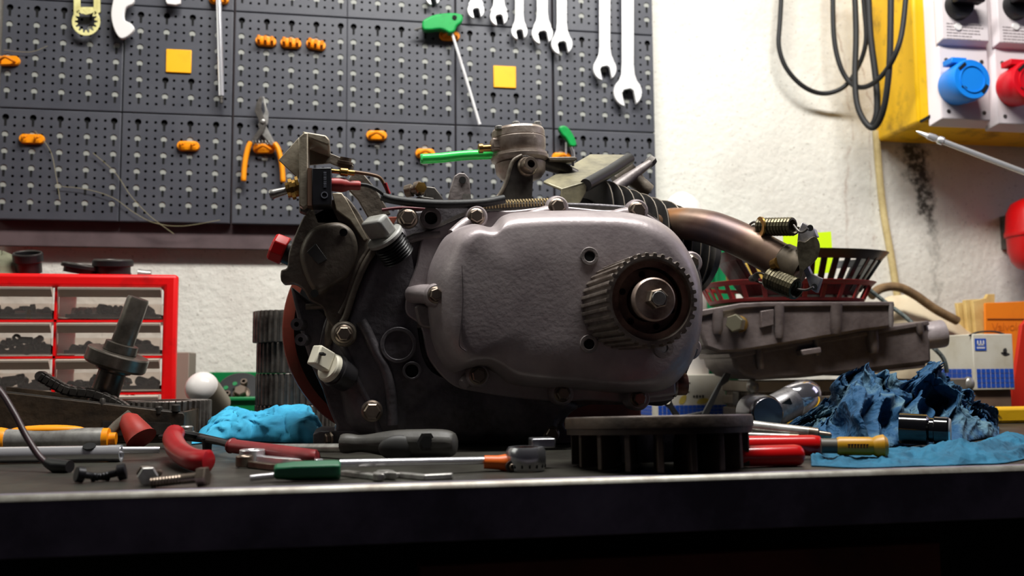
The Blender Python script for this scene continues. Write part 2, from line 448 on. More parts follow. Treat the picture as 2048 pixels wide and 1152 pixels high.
for a in [(18, 123, 'orange plastic hook at the left edge of the photo', .05, 44, 1), (65, 279, 'orange hook in the leftmost bottom panel', .0, 48, 2), (377, 293, 'orange hook low in the second bottom panel from the left', -.0, 44, 2),
          (532, 84, 'leftmost of three orange hooks in a row on the panel', -.05, 42, 3), (582, 88, 'middle one of three orange hooks in a row on the panel', -.05, 42, 3), (632, 91, 'rightmost of three orange hooks in a row, slightly tilted', -.18, 40, 3),
          (753, 272, 'orange hook right above the black harness, top of its panel', .0, 42, 1), (850, 308, 'orange hook behind the end of the green hose', -.0, 40, 1), (899, 73, 'orange hook holding up the green handled hex key', .0, 42, 1),
          (528, 298, 'orange hook between the handles of the hanging pliers', .0, 44, 1), (632, 300, 'orange hook mostly hidden behind the switch bracket', .0, 42, 1), (1122, 316, 'orange hook behind the small green handle', 0, 40, 1), (438, 0, 'orange hook holding the long thin steel rod', 0, 40, 1)]:
    hook(*a)

# ---- open-ended spanners hanging in a row
M_span = mat('satin_chrome_spanner', (236, 235, 236), .34, .2, n=(50, .45, .75), col2=(212, 210, 212))
def spanner(tipx, tipy, hw, shw, lab, lean=0.0, neck=None, top=-60):
    """jaw lower end at (tipx, tipy) px; hw head width px, shw shank width px"""
    Y = YW - .012; s = MPP(Y, tipx)
    th = .0035
    ang = math.radians(12)
    r = hw/2
    c0 = Vector((tipx, tipy - r*1.0))                   # head centre in px
    t = thing('open_spanner', lab, 'spanner', P(tipx, tipy, Y), 'chrome spanners hanging in a row')
    # head outline: C shape with a jaw slot opening downwards, turned a little
    jw = .42*hw
    pts = []
    def rot(p): return (c0.x + p[0]*math.cos(ang) + p[1]*math.sin(ang), c0.y - p[0]*math.sin(ang) + p[1]*math.cos(ang))
    outer = [(r*1.0*math.cos(a), -r*1.05*math.sin(a)) for a in [math.radians(v) for v in range(-62, 243, 12)]]
    jl = [(-jw*.5, r*.95), (-jw*.5, -.02*r), (-jw*.28, -.22*r), (jw*.28, -.22*r), (jw*.5, -.02*r), (jw*.5, r*.95)]
    ol = [rot(p) for p in outer] + [rot(p) for p in jl]
    b = B(); L3 = [P(x, y, Y) for x, y in ol]
    b.prism(L3, (0, th*1.6, 0))
    b.build('jaw', M_span, t, bevel=.0006, smooth=30)
    # shank rising out of the head, flaring into it
    x0 = c0.x; y1 = c0.y - r*.72
    tx = x0 + lean
    sh = [(x0-shw*.85, y1+r*.1), (x0-shw*.55, y1-r*.55), (x0-shw*.5+lean*.3, y1-r*1.3), (tx-shw*.5, top), (tx+shw*.5, top), (x0+shw*.5+lean*.3, y1-r*1.3), (x0+shw*.58, y1-r*.55), (x0+shw*.85, y1+r*.1)]
    b = B(); b.prism([P(x, y, Y+.0008) for x, y in sh], (0, th, 0)); b.build('shank', M_span, t, bevel=.0011, smooth=30, seg=3)
    cc = P(tx, top-.75*hw, Y)
    b = B(); b.ring(cc + Vector((0, 0, 0)), (0, 1, 0), .27*hw*s, .46*hw*s, th*1.5, 24); b.build('ring_end', M_span, t, bevel=.0005)
    return t
for a in [(866, 9, 27, 13, 'leftmost chrome spanner, only its jaw tip showing at the top'), (952, 36, 33, 19, 'second chrome spanner from the left, small jaw right of the green handle'), (998, 50, 35, 21, 'third chrome spanner from the left in the hanging row'),
          (1039, 78, 32, 17, 'greyer narrow spanner, fourth from the left in the row'), (1085, 87, 42, 22, 'fifth hanging spanner from the left, very bright jaw'), (1124, 108, 42, 20, 'sixth hanging spanner from the left, jaw over a panel seam'),
          (1210, 160, 46, 22, 'second longest hanging spanner, near the right end of the row'), (1256, 212, 56, 24, 'longest hanging spanner at the right end of the row')]:
    spanner(*a)

# ---- hanging pliers with orange grips
def pliers_hanging():
    Y = YW - .012
    t = thing('circlip_pliers', 'circlip pliers with orange grips hanging on the tool panel', 'pliers', P(525, 365, Y))
    for s_ in (0, 1):
        jaw = [(520, 192), (513, 205), (509, 222), (517, 240), (520, 255), (497, 288), (506, 290), (528, 262), (533, 247), (527, 232), (522, 216), (524, 196)] if s_ == 0 else \
              [(524, 192), (529, 194), (532, 212), (537, 225), (536, 245), (532, 252), (553, 291), (543, 291), (521, 266), (516, 248), (524, 236), (530, 222), (527, 205)]
        b = B(); b.prism(PL(jaw, Y + .003*s_), (0, .0032, 0)); b.build('jaw', M_dsteel if s_ == 0 else M_steel, t, bevel=.0005)
    b = B(); b.lathe([(0, .0028), (.002, .0028), (.0026, .0018)], P(526, 243, Y+.0005), (0, -1, 0), 16); b.build('rivet', M_steel, t)
    for pts in ([(502, 284), (496, 296), (491, 318), (488, 342), (487, 362)], [(548, 286), (556, 298), (562, 320), (565, 344), (566, 364)]):
        q = spline([P(x, y, Y+.002) for x, y in pts], 5)
        b = B(); b.tube(q, [.0026]+[.0049]*(len(q)-2)+[.0042], 12, flat=.7); b.build('grip', M_orange, t, smooth=50)
    b = B(); b.coil(P(503, 285, Y+.002), P(548, 285, Y+.002), .0028, 7, .0006, 5, 10); b.build('spring', M_steel, t)
pliers_hanging()

# ---- green handled hex key
M_green = mat('green_plastic', (18, 150, 70), .32, n=(40, .45, .75), col2=(14, 120, 56))
def hexkey():
    Y = YW - .020
    t = thing('hex_key', 'long hex key with green pistol grip resting on an orange hook', 'hex key', P(958, 248, Y))
    out = [(845, 43), (852, 36), (872, 28), (900, 25), (920, 27), (926, 33), (924, 44), (914, 52), (910, 62), (900, 66), (892, 62), (880, 58), (860, 60), (846, 58)]
    hole = [(908+5*math.cos(a), 34-4*math.sin(a)) for a in [2*math.pi*k/10 for k in range(10)]]
    b = B(); b.prism([P(x, y, Y) for x, y in spline(out, 3, True)], (0, .012, 0)); h = b.build('handle', M_green, t, bevel=.003, seg=3, smooth=60)
    b = B(); b.lathe([(0, .0032), (.0006, .0032)], P(909, 35, Y-.0004), (0, -1, 0), 16); b.build('hang_hole', M_void, h)
    b = B(); b.tube([P(829, 60, Y+.006), P(848, 54, Y+.006)], .0013, 6); b.build('short_arm', M_steel, t)
    b = B(); b.tube([P(902, 60, Y+.006), P(930, 150, Y+.007), P(958, 244, Y+.009), P(959.5, 249, Y+.009)], [.0019, .0019, .0019, .0024], 6); b.build('long_arm', M_span, t)
    Y2 = YW-.018
    t = thing('hex_key', 'small green handled hex key hanging behind the engine', 'hex key', P(1140, 345, Y2))
    o2 = [(1118, 256), (1124, 251), (1134, 253), (1145, 266), (1153, 285), (1151, 292), (1141, 291), (1133, 277), (1124, 268)]
    b = B(); b.prism([P(x, y, Y2) for x, y in spline(o2, 3, True)], (0, .010, 0)); b.build('handle', M_green, t, bevel=.0025, seg=3, smooth=60)
    b = B(); b.tube([P(1132, 285, Y2+.005), P(1131, 345, Y2+.005)], .0013, 6); b.build('long_arm', M_steel, t)
    b = B(); b.tube([P(1146, 290, Y2+.005), P(1150, 325, Y2+.005)], .0012, 6); b.build('short_arm', M_steel, t)
hexkey()
# ---- long thin rod tool, pierced tool, hooked tool
Y = YW-.012
t = thing('magnetic_pickup_rod', 'long thin bright steel rod hanging against the panels', 'pickup rod', P(443, 208, Y))
b = B(); b.tube([P(436, -40, Y), P(442.5, 192, Y)], .0036, 12); b.build('rod', M_chrome, t)
b = B(); b.lathe([(0, .0026), (.004, .0026), (.0045, .002), (.010, .002), (.0105, .0008)], P(442.5, 191, Y), P(443, 208, Y)-P(442.5, 191, Y), 14); b.build('tip', M_dsteel, t)
M_ytool = mat('yellowed_zinc', (230, 224, 158), .42, .1, n=(60, .42, .7), col2=(196, 184, 116))
def toothed():
    Y = YW-.012
    t = thing('toothed_spanner', 'yellowish flat tool with toothed round opening hanging at upper left', 'spanner', P(173, 71, Y))
    c = (172, 43); n = 14
    inner = []
    for k in range(n):
        a = 2*math.pi*k/n
        for da, rr in ((-.16, 17), (-.05, 23), (.05, 23), (.16, 17)): inner.append((c[0]+rr*math.cos(a+da), c[1]-rr*math.sin(a+da)))
    m = len(inner)
    outer = []
    for k in range(m):
        a = 2*math.pi*(k-1.5)/m; outer.append((c[0]+28.5*math.cos(a), c[1]-28.5*math.sin(a)))
    b = B(); th = .003
    b.loft([PL(inner, Y), PL(outer, Y), PL(outer, Y+th), PL(inner, Y+th)], False, False, wrap=True); b.build('ring_head', M_ytool, t, smooth=25, bevel=.0004)
    for x0, x1 in ((147, 160), (187, 200)):
        b = B(); b.prism(PL([(x0, 32), (x1, 24), (x1, -60), (x0, -60)], Y), (0, th, 0)); b.build('arm', M_ytool, t, bevel=.0005)
    b = B(); b.prism(PL([(160, 14), (187, 14), (187, 25), (172, 29), (160, 25)], Y+.0002), (0, th-.0004, 0)); b.build('web', M_ytool, t)
    b = B(); b.prism(PL([(147, -60), (200, -60), (196, -75), (151, -75)], Y), (0, th, 0)); b.build('handle', M_ytool, t)
toothed()
b = B(); b.prism(PL(spline([(236, -40), (226, 0), (222, 30), (228, 58), (240, 76), (255, 72), (268, 58), (262, 47), (250, 40), (248, 28), (252, 14), (268, 2), (262, -40)], 4, True), YW-.016), (0, .006, 0))
b.build('hook_spanner', M_white, label='white enamelled hook tool with curved jaw hanging at upper left', cat='hook spanner', bevel=.001)
b = B(); b.prism(PL([(331, 2), (334, 8), (352, 10), (361, 7), (362, -30), (331, -30)], YW-.014), (0, .005, 0)); b.build('tool_tip', M_white, label='white rounded tip of a tool hanging above the yellow badge', cat='tool', bevel=.001)

# ================================================================ yellow power box with two socket panels
M_yel = mat('scuffed_yellow_steel', (236, 184, 6), .45, n=(26, .52, .70), col2=(160, 120, 8), bump=(150, .06))
M_pgrey = mat('pale_grey_plastic', (222, 212, 214), .4)
M_blue = mat('blue_socket_plastic', (22, 128, 226), .35)
M_rsock = mat('red_socket_plastic', (206, 14, 30), .35)
M_print = mat('grey_print', (150, 140, 142), .6)
YP = YB - .105                                          # front of the box
def powerbox():
    t = thing('power_box', 'yellow steel socket box with grey panels on the wall at upper right', 'socket box', P(1905, 278, YB-.05))
    a = P(1846, 245, YP); x0 = a.x - .0; zb = a.z
    back = P(1757, 272, YB-.002)
    xl = P(1835, 100, YP).x - .004
    x1 = xl + .36
    b = B(); zt = zb + .34
    b.loft([[(x, y, zb-.002 if y > YP+.02 else zb) for x, y in ((xl, YP), (x1, YP), (x1, YB), (xl, YB))], [(x, y, zt) for x, y in ((xl, YP), (x1, YP), (x1, YB), (xl, YB))]])
    b.build('housing', M_yel, t, bevel=.004)
    b = B(); b.box((xl+.012, YP-.0015, zb+.006), (.022, .002, .004), Matrix.Rotation(-.5, 3, 'Y')); b.build('seam_slot', M_void, t)
    for i, (pxl, pxr, capmat, cx, cz) in enumerate(((1868, 1953, M_blue, 1930, 165), (1979, 2075, M_rsock, 2047, 168))):
        Yp = YP - .016
        pl = P(pxl-18, 100, YP).x; pr = P(pxr+8, 100, YP).x
        zlo = P(1900, 237 if i == 0 else 242, Yp).z; zmid = P(1900, 92, Yp).z; ztop = zlo + .30
        b = B()
        def ring(x0, x1, z0, z1, y): return [(x0, y, z0), (x1, y, z0), (x1, y, z1), (x0, y, z1)]
        b.loft([ring(pl, pr, zlo-.008, ztop, YP), ring(pl+.010, pr-.002, zlo, ztop, Yp)]); pan = b.build('socket_panel', M_pgrey, t, bevel=.0012, label='grey socket panel with %s cap' % ('blue' if i == 0 else 'red'))
        b = B(); b.loft([ring(pl+.006, pr-.004, zmid, ztop, Yp+.001), ring(pl+.010, pr-.006, zmid+.006, ztop, Yp-.010)]); b.build('switch_cover', M_pgrey, pan, bevel=.0012)
        for sx in (pl+.020, pr-.012):
            for z_ in (zlo+.010, zmid-.020):
                b = B(); b.lathe([(0, .0028), (.0008, .0028)], (sx, Yp, z_), (0, -1, 0), 14); b.build('screw', M_dsteel, pan)
        c = P(cx, cz, Yp-.022); c.y = Yp
        rr = 43*MPP(Yp-.03, cx)
        b = B(); b.lathe([(0, rr*.9), (.012, rr*.96), (.024, rr), (.034, rr*.985), (.037, rr*.93)], c, (0, -1, 0), 48); cap = b.build('socket_cap', capmat, pan, smooth=35)
        b = B(); b.lathe_ring([(.0365, rr*.62), (.0365, rr*.66), (.0385, rr*.66), (.0385, rr*.62)], c, (0, -1, 0), 40); b.build('rim_ring', capmat, cap)
        for an in (130, -35):
            q = c + Vector((rr*.78*math.cos(math.radians(an)), -.0372, rr*.78*math.sin(math.radians(an))))
            b = B(); b.box(q, (.013, .0014, .004), Matrix.Rotation(-math.radians(an+90), 3, 'Y')); b.build('grip_slot', M_void, cap)
        q = c + Vector((-rr*.45, -.0372, -rr*.42)); b = B(); b.box(q, (.008, .0012, .003), Matrix.Rotation(.5, 3, 'Y')); b.build('key_mark', M_void, cap)
        b = B(); b.box(c+Vector((-rr*.45, -.02, rr*.98)), (rr*.8, .02, .008)); b.build('hinge', capmat, cap, bevel=.001)
        # rotary switch and its printed lines
        c2 = P(1924 if i == 0 else 2040, 8, Yp-.02); c2.y = Yp-.010; r2 = 29*MPP(Yp, 1924)
        b = B(); b.lathe([(0, r2), (.010, r2*.94), (.012, r2*.9)], c2, (0, -1, 0), 36); kn = b.build('rotary_switch', M_black, pan)
        b = B(); b.box(c2+Vector((.004, -.018, .004)), (r2*2.1, .016, r2*.55)); b.build('switch_grip', M_black, kn, bevel=.002)
        b = B(); b.lathe([(0, .0055), (.002, .005)], c2 + Vector((-.001, 0, -r2-.009)), (0, -1, 0), 16); b.build('indicator', M_white, pan)
        for k in range(6):
            zz = P(1900, 47+k*6, Yp-.01).z; w_ = (.052, .055, .044, .050, .038, .048)[k]
            b = B()
            xx = pl+.016
            while xx < pl+.016+w_:
                ww = random.choice((.003, .005, .008)); b.box((xx+ww/2, Yp-.0102, zz), (ww, .0006, .0013)); xx += ww+.0013
            o_ = b.build('printed_line', M_print, pan, smooth=0)
powerbox()

# ---- black cable hung in loops, wall conduit, chrome lance, red canister
def cable(name, pts, r, lab, m=M_rubber, cat='cable', per=8, n=10):
    q = spline([P(*p) for p in pts], per)
    b = B(); b.tube(q, r, n); return b.build(name, m, label=lab, cat=cat, smooth=60)
Y0 = YB-.025
cable('cable', [(1566, -60, Y0), (1560, 40, Y0), (1558, 95, Y0), (1575, 140, Y0), (1610, 175, Y0), (1650, 187, Y0), (1690, 172, Y0-.01), (1718, 130, Y0-.02), (1732, 80, Y0-.03), (1728, 10, Y0-.03), (1722, -60, Y0-.03)], .0034, 'thin black cable hanging in the widest, leftmost loop on the wall', per=7)
cable('cable', [(1666, -60, Y0-.012), (1667, 60, Y0-.012), (1678, 125, Y0-.014), (1700, 165, Y0-.02), (1730, 174, Y0-.05), (1765, 150, Y0-.09), (1792, 105, Y0-.115), (1806, 50, Y0-.12), (1816, -60, Y0-.12)], .0036, 'black cable looping across the side of the yellow box')
cable('cable', [(1707, -60, Y0-.035), (1712, 60, Y0-.037), (1710, 160, Y0-.04), (1716, 215, Y0-.045), (1735, 250, Y0-.055), (1752, 252, Y0-.065), (1768, 215, Y0-.085), (1778, 140, Y0-.10), (1781, 60, Y0-.105), (1782, -60, Y0-.105)], .0042, 'thicker black cable hanging in the long narrow loop, beside the box edge')
cable('cable', [(1735, -60, Y0-.05), (1740, 60, Y0-.052), (1752, 160, Y0-.055), (1754, 225, Y0-.056), (1742, 256, Y0-.047)], .0046, 'black cable end running straight down to the bottom of the narrow loop')
M_cream = mat('cream_conduit', (212, 192, 140), .6, n=(40, .4, .7), col2=(176, 154, 104))
cable('wall_conduit', [(1752, 262, YB-.004), (1758, 340, YB-.004), (1768, 430, YB-.004), (1782, 510, YB-.004), (1796, 600, YB-.004), (1804, 660, YB-.006)], .0052, 'cream painted conduit running down the wall below the yellow box', M_cream, 'conduit')
t = thing('chrome_lance', 'slim chrome lance sticking in from the right below the yellow box', 'lance', P(1950, 310, .98))
A, Z = P(1868, 276, .98), P(2120, 372, .92); d = (Z-A).normalized()
b = B(); b.tube([A, Z], .0033, 12); b.build('tube', M_chrome, t)
b = B(); b.lathe([(-.022, .0004), (-.018, .0016), (-.008, .0028), (-.007, .0038), (.0, .0042), (.004, .0034), (.006, .0048), (.011, .0048), (.012, .0034)], A, d, 16); b.build('nozzle', M_chrome, t)
M_redgloss = mat('dark_red_paint', (188, 4, 10), .35, n=(14, .5, .8), col2=(150, 4, 8))
t = thing('red_canister', 'red rounded canister on the wall at the right edge', 'canister', P(2040, 540, YB-.05))
c = P(2062, 395, YB-.055); s = MPP(YB-.055, 2040)
b = B(); b.lathe([(0, .002), (-.002, 20*s), (-12*s, 38*s), (-30*s, 47*s), (-64*s, 50*s), (-70*s, 51*s)], c, (0, 0, 1), 40); b.build('upper_shell', M_redgloss, t)
b = B(); b.lathe([(-70*s, 52*s), (-74*s, 53*s), (-80*s, 52*s)], c, (0, 0, 1), 40); b.build('rim', M_redgloss, t)
b = B(); b.lathe([(-80*s, 49*s), (-110*s, 48*s), (-130*s, 42*s), (-142*s, 32*s), (-147*s, 20*s)], c, (0, 0, 1), 40); b.build('lower_shell', M_redgloss, t)
b = B(); b.box(c+Vector((0, .048, -.045)), (.02, .014, .05)); b.build('wall_bracket', M_dsteel, t)

# cobweb strands across the lower left panels, and the mounting hole of the corner panel
M_web = mat('dusty_cobweb', (150, 142, 112), .9)
b = B()
for pts in ([(70, 262), (100, 300), (112, 350), (120, 400)], [(186, 306), (230, 345), (262, 392), (300, 432), (348, 468)], [(110, 372), (170, 378), (225, 395), (268, 425), (310, 446), (365, 452), (440, 440)], [(8, 100), (60, 104), (95, 92)]):
    b.tube([P(v.x, v.y, YW-.0042) for v in spline(pts, 6)], .0003, 5)
b.build('cobweb', M_web, label='dusty cobweb strands hanging across the lower left grey panels', cat='cobweb', kind='stuff')
# ================================================================ the engine
EN = thing('engine', 'stripped small engine with grey side cover and toothed pulley in the middle of the bench', 'engine', T(900, 893) + Vector((0, .06, 0)))
YE = .700                                              # joint plane of the side cover
def resample(pts, n, closed=True):
    q = spline(pts, 10, closed)
    if closed: q.append(q[0].copy())
    acc = [0]
    for a, c in zip(q, q[1:]): acc.append(acc[-1] + (c-a).length)
    out = []; j = 0
    for i in range(n):
        s = acc[-1]*i/(n if closed else n-1)
        while j < len(acc)-2 and acc[j+1] < s: j += 1
        t = (s-acc[j])/max(acc[j+1]-acc[j], 1e-9); out.append(q[j].lerp(q[j+1], t))
    return out
def dome(base, face, yb, yf, steps=8, N=14):
    """rounded cast shell between two traced outlines with matching points; returns loops"""
    a = spline([(x, y) for x, y in base], N, True); c = spline([(x, y) for x, y in face], N, True)
    A = [P(v.x, v.y, yb) for v in a]; C = [P(v.x, v.y, yf) for v in c]
    loops = []
    for k in range(steps+1):
        t = math.pi/2*k/steps
        loops.append([Vector((p.x+(q.x-p.x)*(1-math.cos(t)), yb+(yf-yb)*math.sin(t), p.z+(q.z-p.z)*(1-math.cos(t)))) for p, q in zip(A, C)])
    return loops
# --- side cover -----------------------------------------------------------
base = [(872, 500), (852, 560), (856, 650), (874, 712), (900, 744), (932, 738), (962, 734), (992, 748), (1020, 768), (1075, 775), (1150, 779), (1250, 787), (1318, 781), (1360, 745), (1383, 690), (1391, 610), (1379, 542), (1345, 480), (1303, 445), (1245, 429), (1150, 425), (1050, 427), (1003, 434), (976, 458), (938, 452), (897, 468)]
face = [(940, 505), (930, 565), (931, 645), (940, 684), (952, 704), (968, 710), (985, 714), (1006, 724), (1030, 737), (1080, 746), (1150, 752), (1240, 760), (1302, 750), (1340, 722), (1366, 680), (1378, 605), (1367, 548), (1332, 495), (1288, 468), (1235, 455), (1150, 452), (1055, 455), (1012, 461), (990, 474), (962, 474), (946, 486)]
b = B(); lp = dome(base, face, YE-.008, YE-.052)
cent = sum(lp[-1], Vector())/len(lp[-1])
lp.append([p.lerp(cent, .5) + Vector((0, -.0006, 0)) for p in lp[-1]])
b.loft(lp, True, True); cover = b.build('side_cover', M_alu, EN, smooth=50, label='large grey cast side cover')
# flange: outer outline incl. lower right lug
fl = [(846, 475), (832, 530), (815, 580), (812, 625), (842, 655), (858, 718), (905, 770), (960, 785), (1040, 797), (1113, 803), (1180, 801), (1272, 806), (1340, 800), (1352, 785), (1372, 712), (1390, 690), (1398, 610), (1388, 530), (1352, 470), (1310, 436), (1268, 418), (1210, 420), (1112, 412), (1030, 420), (952, 424), (895, 446)]
b = B(); sp = spline(fl, 7, True)
b.prism([P(v.x, v.y, YE-.011) for v in sp], (0, .010, 0)); b.build('cover_flange', M_alu, cover, smooth=40, bevel=.0014)
b = B(); b.prism([P(v.x-2, v.y+1, YE) for v in spline([(842, 470), (826, 530), (822, 600), (838, 655), (852, 722), (902, 778), (960, 792), (1113, 806), (1272, 808), (1345, 800), (1395, 690), (1402, 610), (1390, 528), (1312, 434), (1268, 416), (1112, 410), (950, 420), (890, 442)], 6, True)], (0, .0035, 0)); b.build('gasket_seam', M_dsteel, cover)
# lower-right lug block
b = B(); b.prism(PL([(1262, 786), (1300, 770), (1330, 735), (1349, 706), (1354, 790), (1300, 797), (1272, 800)], YE-.024), (0, .018, 0)); b.build('corner_lug', M_alu, cover, bevel=.002)
# bolt bosses with fairings, and bolts
bolts = [(952, 434, 12.5), (1114, 415, 13), (1273, 422, 13), (872, 590, 12), (956, 751, 13), (1124, 787, 12), (1276, 797, 12), (1381, 526, 12), (1379, 696, 12)]
for i, (x, y, r) in enumerate(bolts):
    Yb = YE - (.032 if x == 872 else (.022 if y > 740 else .013))
    b = B(); s = MPP(Yb, x)
    b.lathe([(Yb-YE+.010, 24*s), (0, 24*s), (.003, 22*s), (.0042, 19*s)], P(x, y, Yb), (0, -1, 0), 28); b.build('bolt_boss', M_alu, cover)
    bolt(cover, x, y, Yb-.0042, r, spin=.3*i)
def fairing(a, c, r0, r1, Y0, Y1):
    q = spline([P(a[0], a[1], Y0), P((a[0]+c[0])/2, (a[1]+c[1])/2-2, (Y0+Y1)/2), P(c[0], c[1], Y1)], 6)
    b = B(); b.tube(q, [r0+(r1-r0)*i/(len(q)-1) for i in range(len(q))], 12); b.build('boss_fairing', M_alu, cover, smooth=60)
fairing((1045, 437), (1102, 424), .003, .006, YE-.022, YE-.012); fairing((1205, 437), (1262, 426), .003, .0055, YE-.022, YE-.012)
fairing((905, 470), (945, 442), .0045, .006, YE-.02, YE-.012); fairing((822, 590), (868, 590), .0066, .0078, YE-.008, YE-.026)
fairing((925, 770), (950, 752), .004, .0075, YE-.018, YE-.012)
for x0 in (812, 832):                                   # two rounded lugs on the left side
    pts = [(x0, 625), (x0-2, 614), (x0+8, 609), (x0+24, 612), (x0+34, 626), (x0+34, 652), (x0+20, 656), (x0+6, 648)]
    b = B(); b.prism([P(v.x, v.y, YE-.016 if x0 > 820 else YE-.008) for v in spline(pts, 4, True)], (0, .010, 0)); b.build('side_lug', M_alu2, cover, bevel=.0018)
# two tapped holes on the face
for x, y in ((1178, 513), (1177, 688)):
    yf = YE-.0525; s = MPP(yf, x)
    b = B(); b.ring(P(x, y, yf+.001), (0, -1, 0), 11*s, 18.5*s, .0022, 32); h = b.build('hole_rim', M_alu2, cover, bevel=.0004)
    b = B(); b.lathe([(0, 10.5*s), (.0012, 10.5*s)], P(x+1, y+1, yf+.0006), (0, -1, 0), 20); b.build('bore', M_void, h)
b = B(); q = [P(v.x, v.y, YE-.0527) for v in spline([(924, 532), (926, 600), (921, 660), (919, 690), (932, 702)], 6)]
b.tube(q, [.0008+.0010*(i/len(q)) for i in range(len(q))], 6, flat=.25); b.build('grease_smear', mat('grease', (44, 36, 40), .5), cover)
b = B(); b.lathe([(0, .0085), (.0015, .0088), (.0095, .0088), (.0105, .008)], P(1346, 768, YE-.012), (1, -.1, 0), 28); b.build('drain_plug', mat('copper_plug', (112, 74, 62), .4, .7, n=(60, .4, .7), col2=(60, 40, 36)), cover)
b = B(); b.lathe_ring([(0, .006), (0, .0102), (.0016, .0102), (.0016, .006)], P(1346, 768, YE-.012), (1, -.1, 0), 28); b.build('washer', M_steel, cover)

# --- toothed belt pulley --------------------------------------------------
M_pul = mat('worn_pulley_steel', (134, 124, 116), .38, .4, n=(45, .38, .68), col2=(76, 64, 56), bump=(200, .15))
M_rust = mat('rusty_pulley_web', (146, 116, 100), .55, .2, n=(35, .38, .68), col2=(74, 48, 40), bump=(160, .3))
yp0, yp1 = YE-.052, YE-.116
pc = P(1303, 600, yp1); sr = MPP(yp1, 1303); rp = 96*sr
nt = 34
def pulley():
    b = B(); prof = []
    for k in range(nt):
        for f_, rr in ((-.50, .935), (-.28, .935), (-.19, 1.0), (.0, 1.005), (.19, 1.0), (.28, .935)):
            a = 2*math.pi*(k+f_)/nt; prof.append((rp*rr*math.cos(a), rp*rr*math.sin(a)))
    o = Vector((pc.x, 0, pc.z))
    R = lambda sc, y: [o + Vector((x*sc, y, z*sc)) for x, z in prof]
    C = lambda r, y: [o + Vector((r*x/math.hypot(x, z), y, r*z/math.hypot(x, z))) for x, z in prof]
    loops = [R(.99, yp0+.002), R(1, yp0), R(1, yp1), R(.985, yp1-.0012), C(rp*.86, yp1-.0012), C(rp*.80, yp1+.006), C(rp*.79, yp1+.018), C(rp*.55, yp1+.020), C(rp*.42, yp1+.020), C(.004, yp1+.020)]
    b.loft(loops, True, True); pu = b.build('toothed_pulley', M_pul, EN, smooth=35, label='wide toothed steel belt pulley')
    b = B(); b.lathe_ring([(0, rp*.40), (0, rp*.72), (.010, rp*.68), (.010, rp*.44)], (pc.x, yp1+.020, pc.z), (0, -1, 0), 48); b.build('web_ring', M_rust, pu, smooth=30)
    b = B(); b.lathe_ring([(0, rp*.70), (0, rp*.845), (.0015, rp*.845), (.0015, rp*.70)], (pc.x, yp1+.0035, pc.z), (0, -1, 0), 48); b.build('inner_rim', M_rust, pu, smooth=30)
    for an in (35, 100, 160, 230, 290, 340):
        q = Vector((pc.x+rp*.57*math.cos(math.radians(an)), yp1+.0096, pc.z+rp*.57*math.sin(math.radians(an))))
        b = B(); b.lathe([(0, .0022), (.0007, .0022)], q, (0, -1, 0), 14); b.build('pin_hole', M_void, pu)
    c2 = Vector((pc.x, yp1+.02, pc.z))
    b = B(); b.lathe([(0, rp*.38), (.018, rp*.38), (.021, rp*.455), (.0255, rp*.455), (.0268, rp*.42), (.0268, rp*.12)], c2, (0, -1, 0), 48); ws = b.build('hub_washer', mat('hub_steel', (162, 144, 134), .4, .35, n=(60, .38, .66), col2=(96, 74, 62)), pu, smooth=30)
    b = B(); b.lathe([(.0262, .0064), (.0272, .0070), (.034, .0068), (.0352, .0058)], c2, (0, -1, 0), 6, .25); b.build('hub_bolt', M_bolt, ws, smooth=25)
    b = B(); b.lathe([(.0350, .0048), (.0356, .0044)], c2, (0, -1, 0), 20); b.build('bolt_face', M_steel, ws)
    x, y = 1324, 696
    b = B(); b.ring(P(x, y, yp0-.004), (0, -1, 0), .0035, .0075, .004, 20); b.build('stud_ring', M_alu2, cover)
pulley()

# --- crankcase ------------------------------------------------------------
case = [(716, 560), (742, 505), (776, 472), (800, 430), (850, 420), (900, 408), (1010, 404), (1110, 404), (1220, 408), (1290, 420), (1350, 470), (1400, 540), (1404, 620), (1390, 700), (1352, 770), (1275, 800), (1200, 806), (1150, 820), (1128, 848), (1112, 886), (700, 886), (672, 850), (652, 800), (636, 740), (640, 680), (660, 620)]
b = B(); b.prism([P(v.x, v.y, YE+.003) for v in spline(case, 5, True)], (0, .075, 0)); cc = b.build('crankcase', M_case, EN, bevel=.004, seg=3)
# rounded shell under the joint, left of the cover
b1 = [(742, 510), (700, 590), (668, 660), (660, 720), (680, 790), (705, 860), (800, 886), (900, 888), (1000, 888), (1095, 886), (1120, 840), (1150, 805), (1000, 770), (850, 740), (820, 640), (818, 520), (800, 450)]
f1 = [(772, 520), (742, 590), (718, 660), (712, 720), (728, 780), (750, 838), (820, 858), (900, 862), (1000, 862), (1080, 860), (1100, 830), (1120, 800), (1000, 775), (865, 745), (832, 640), (828, 540), (812, 490)]
b = B(); b.loft(dome(b1, f1, YE+.004, YE-.010, 6, 6), True, True); b.build('case_shell', M_case, cc, smooth=55)
def rib(pts, Y, r, m=M_case, par=None, name='casting_rib'):
    q = spline([P(x, y, Y) for x, y in pts], 7); b = B(); b.tube(q, r, 10); return b.build(name, m, par or cc, smooth=60)
rib([(782, 462), (760, 486), (735, 520), (716, 560), (702, 600), (692, 632), (684, 646)], YE-.008, .0026, M_plate, name='joint_seam')
rib([(773, 458), (748, 484), (724, 520), (706, 560), (694, 598), (680, 628)], YE-.006, .0020, M_plate, name='joint_seam')
rib([(684, 690), (698, 715), (715, 760), (745, 820), (760, 870)], YE-.008, .0028, name='joint_seam')
rib([(880, 470), (830, 475), (800, 490)], YE-.009, .0035, M_alu2)
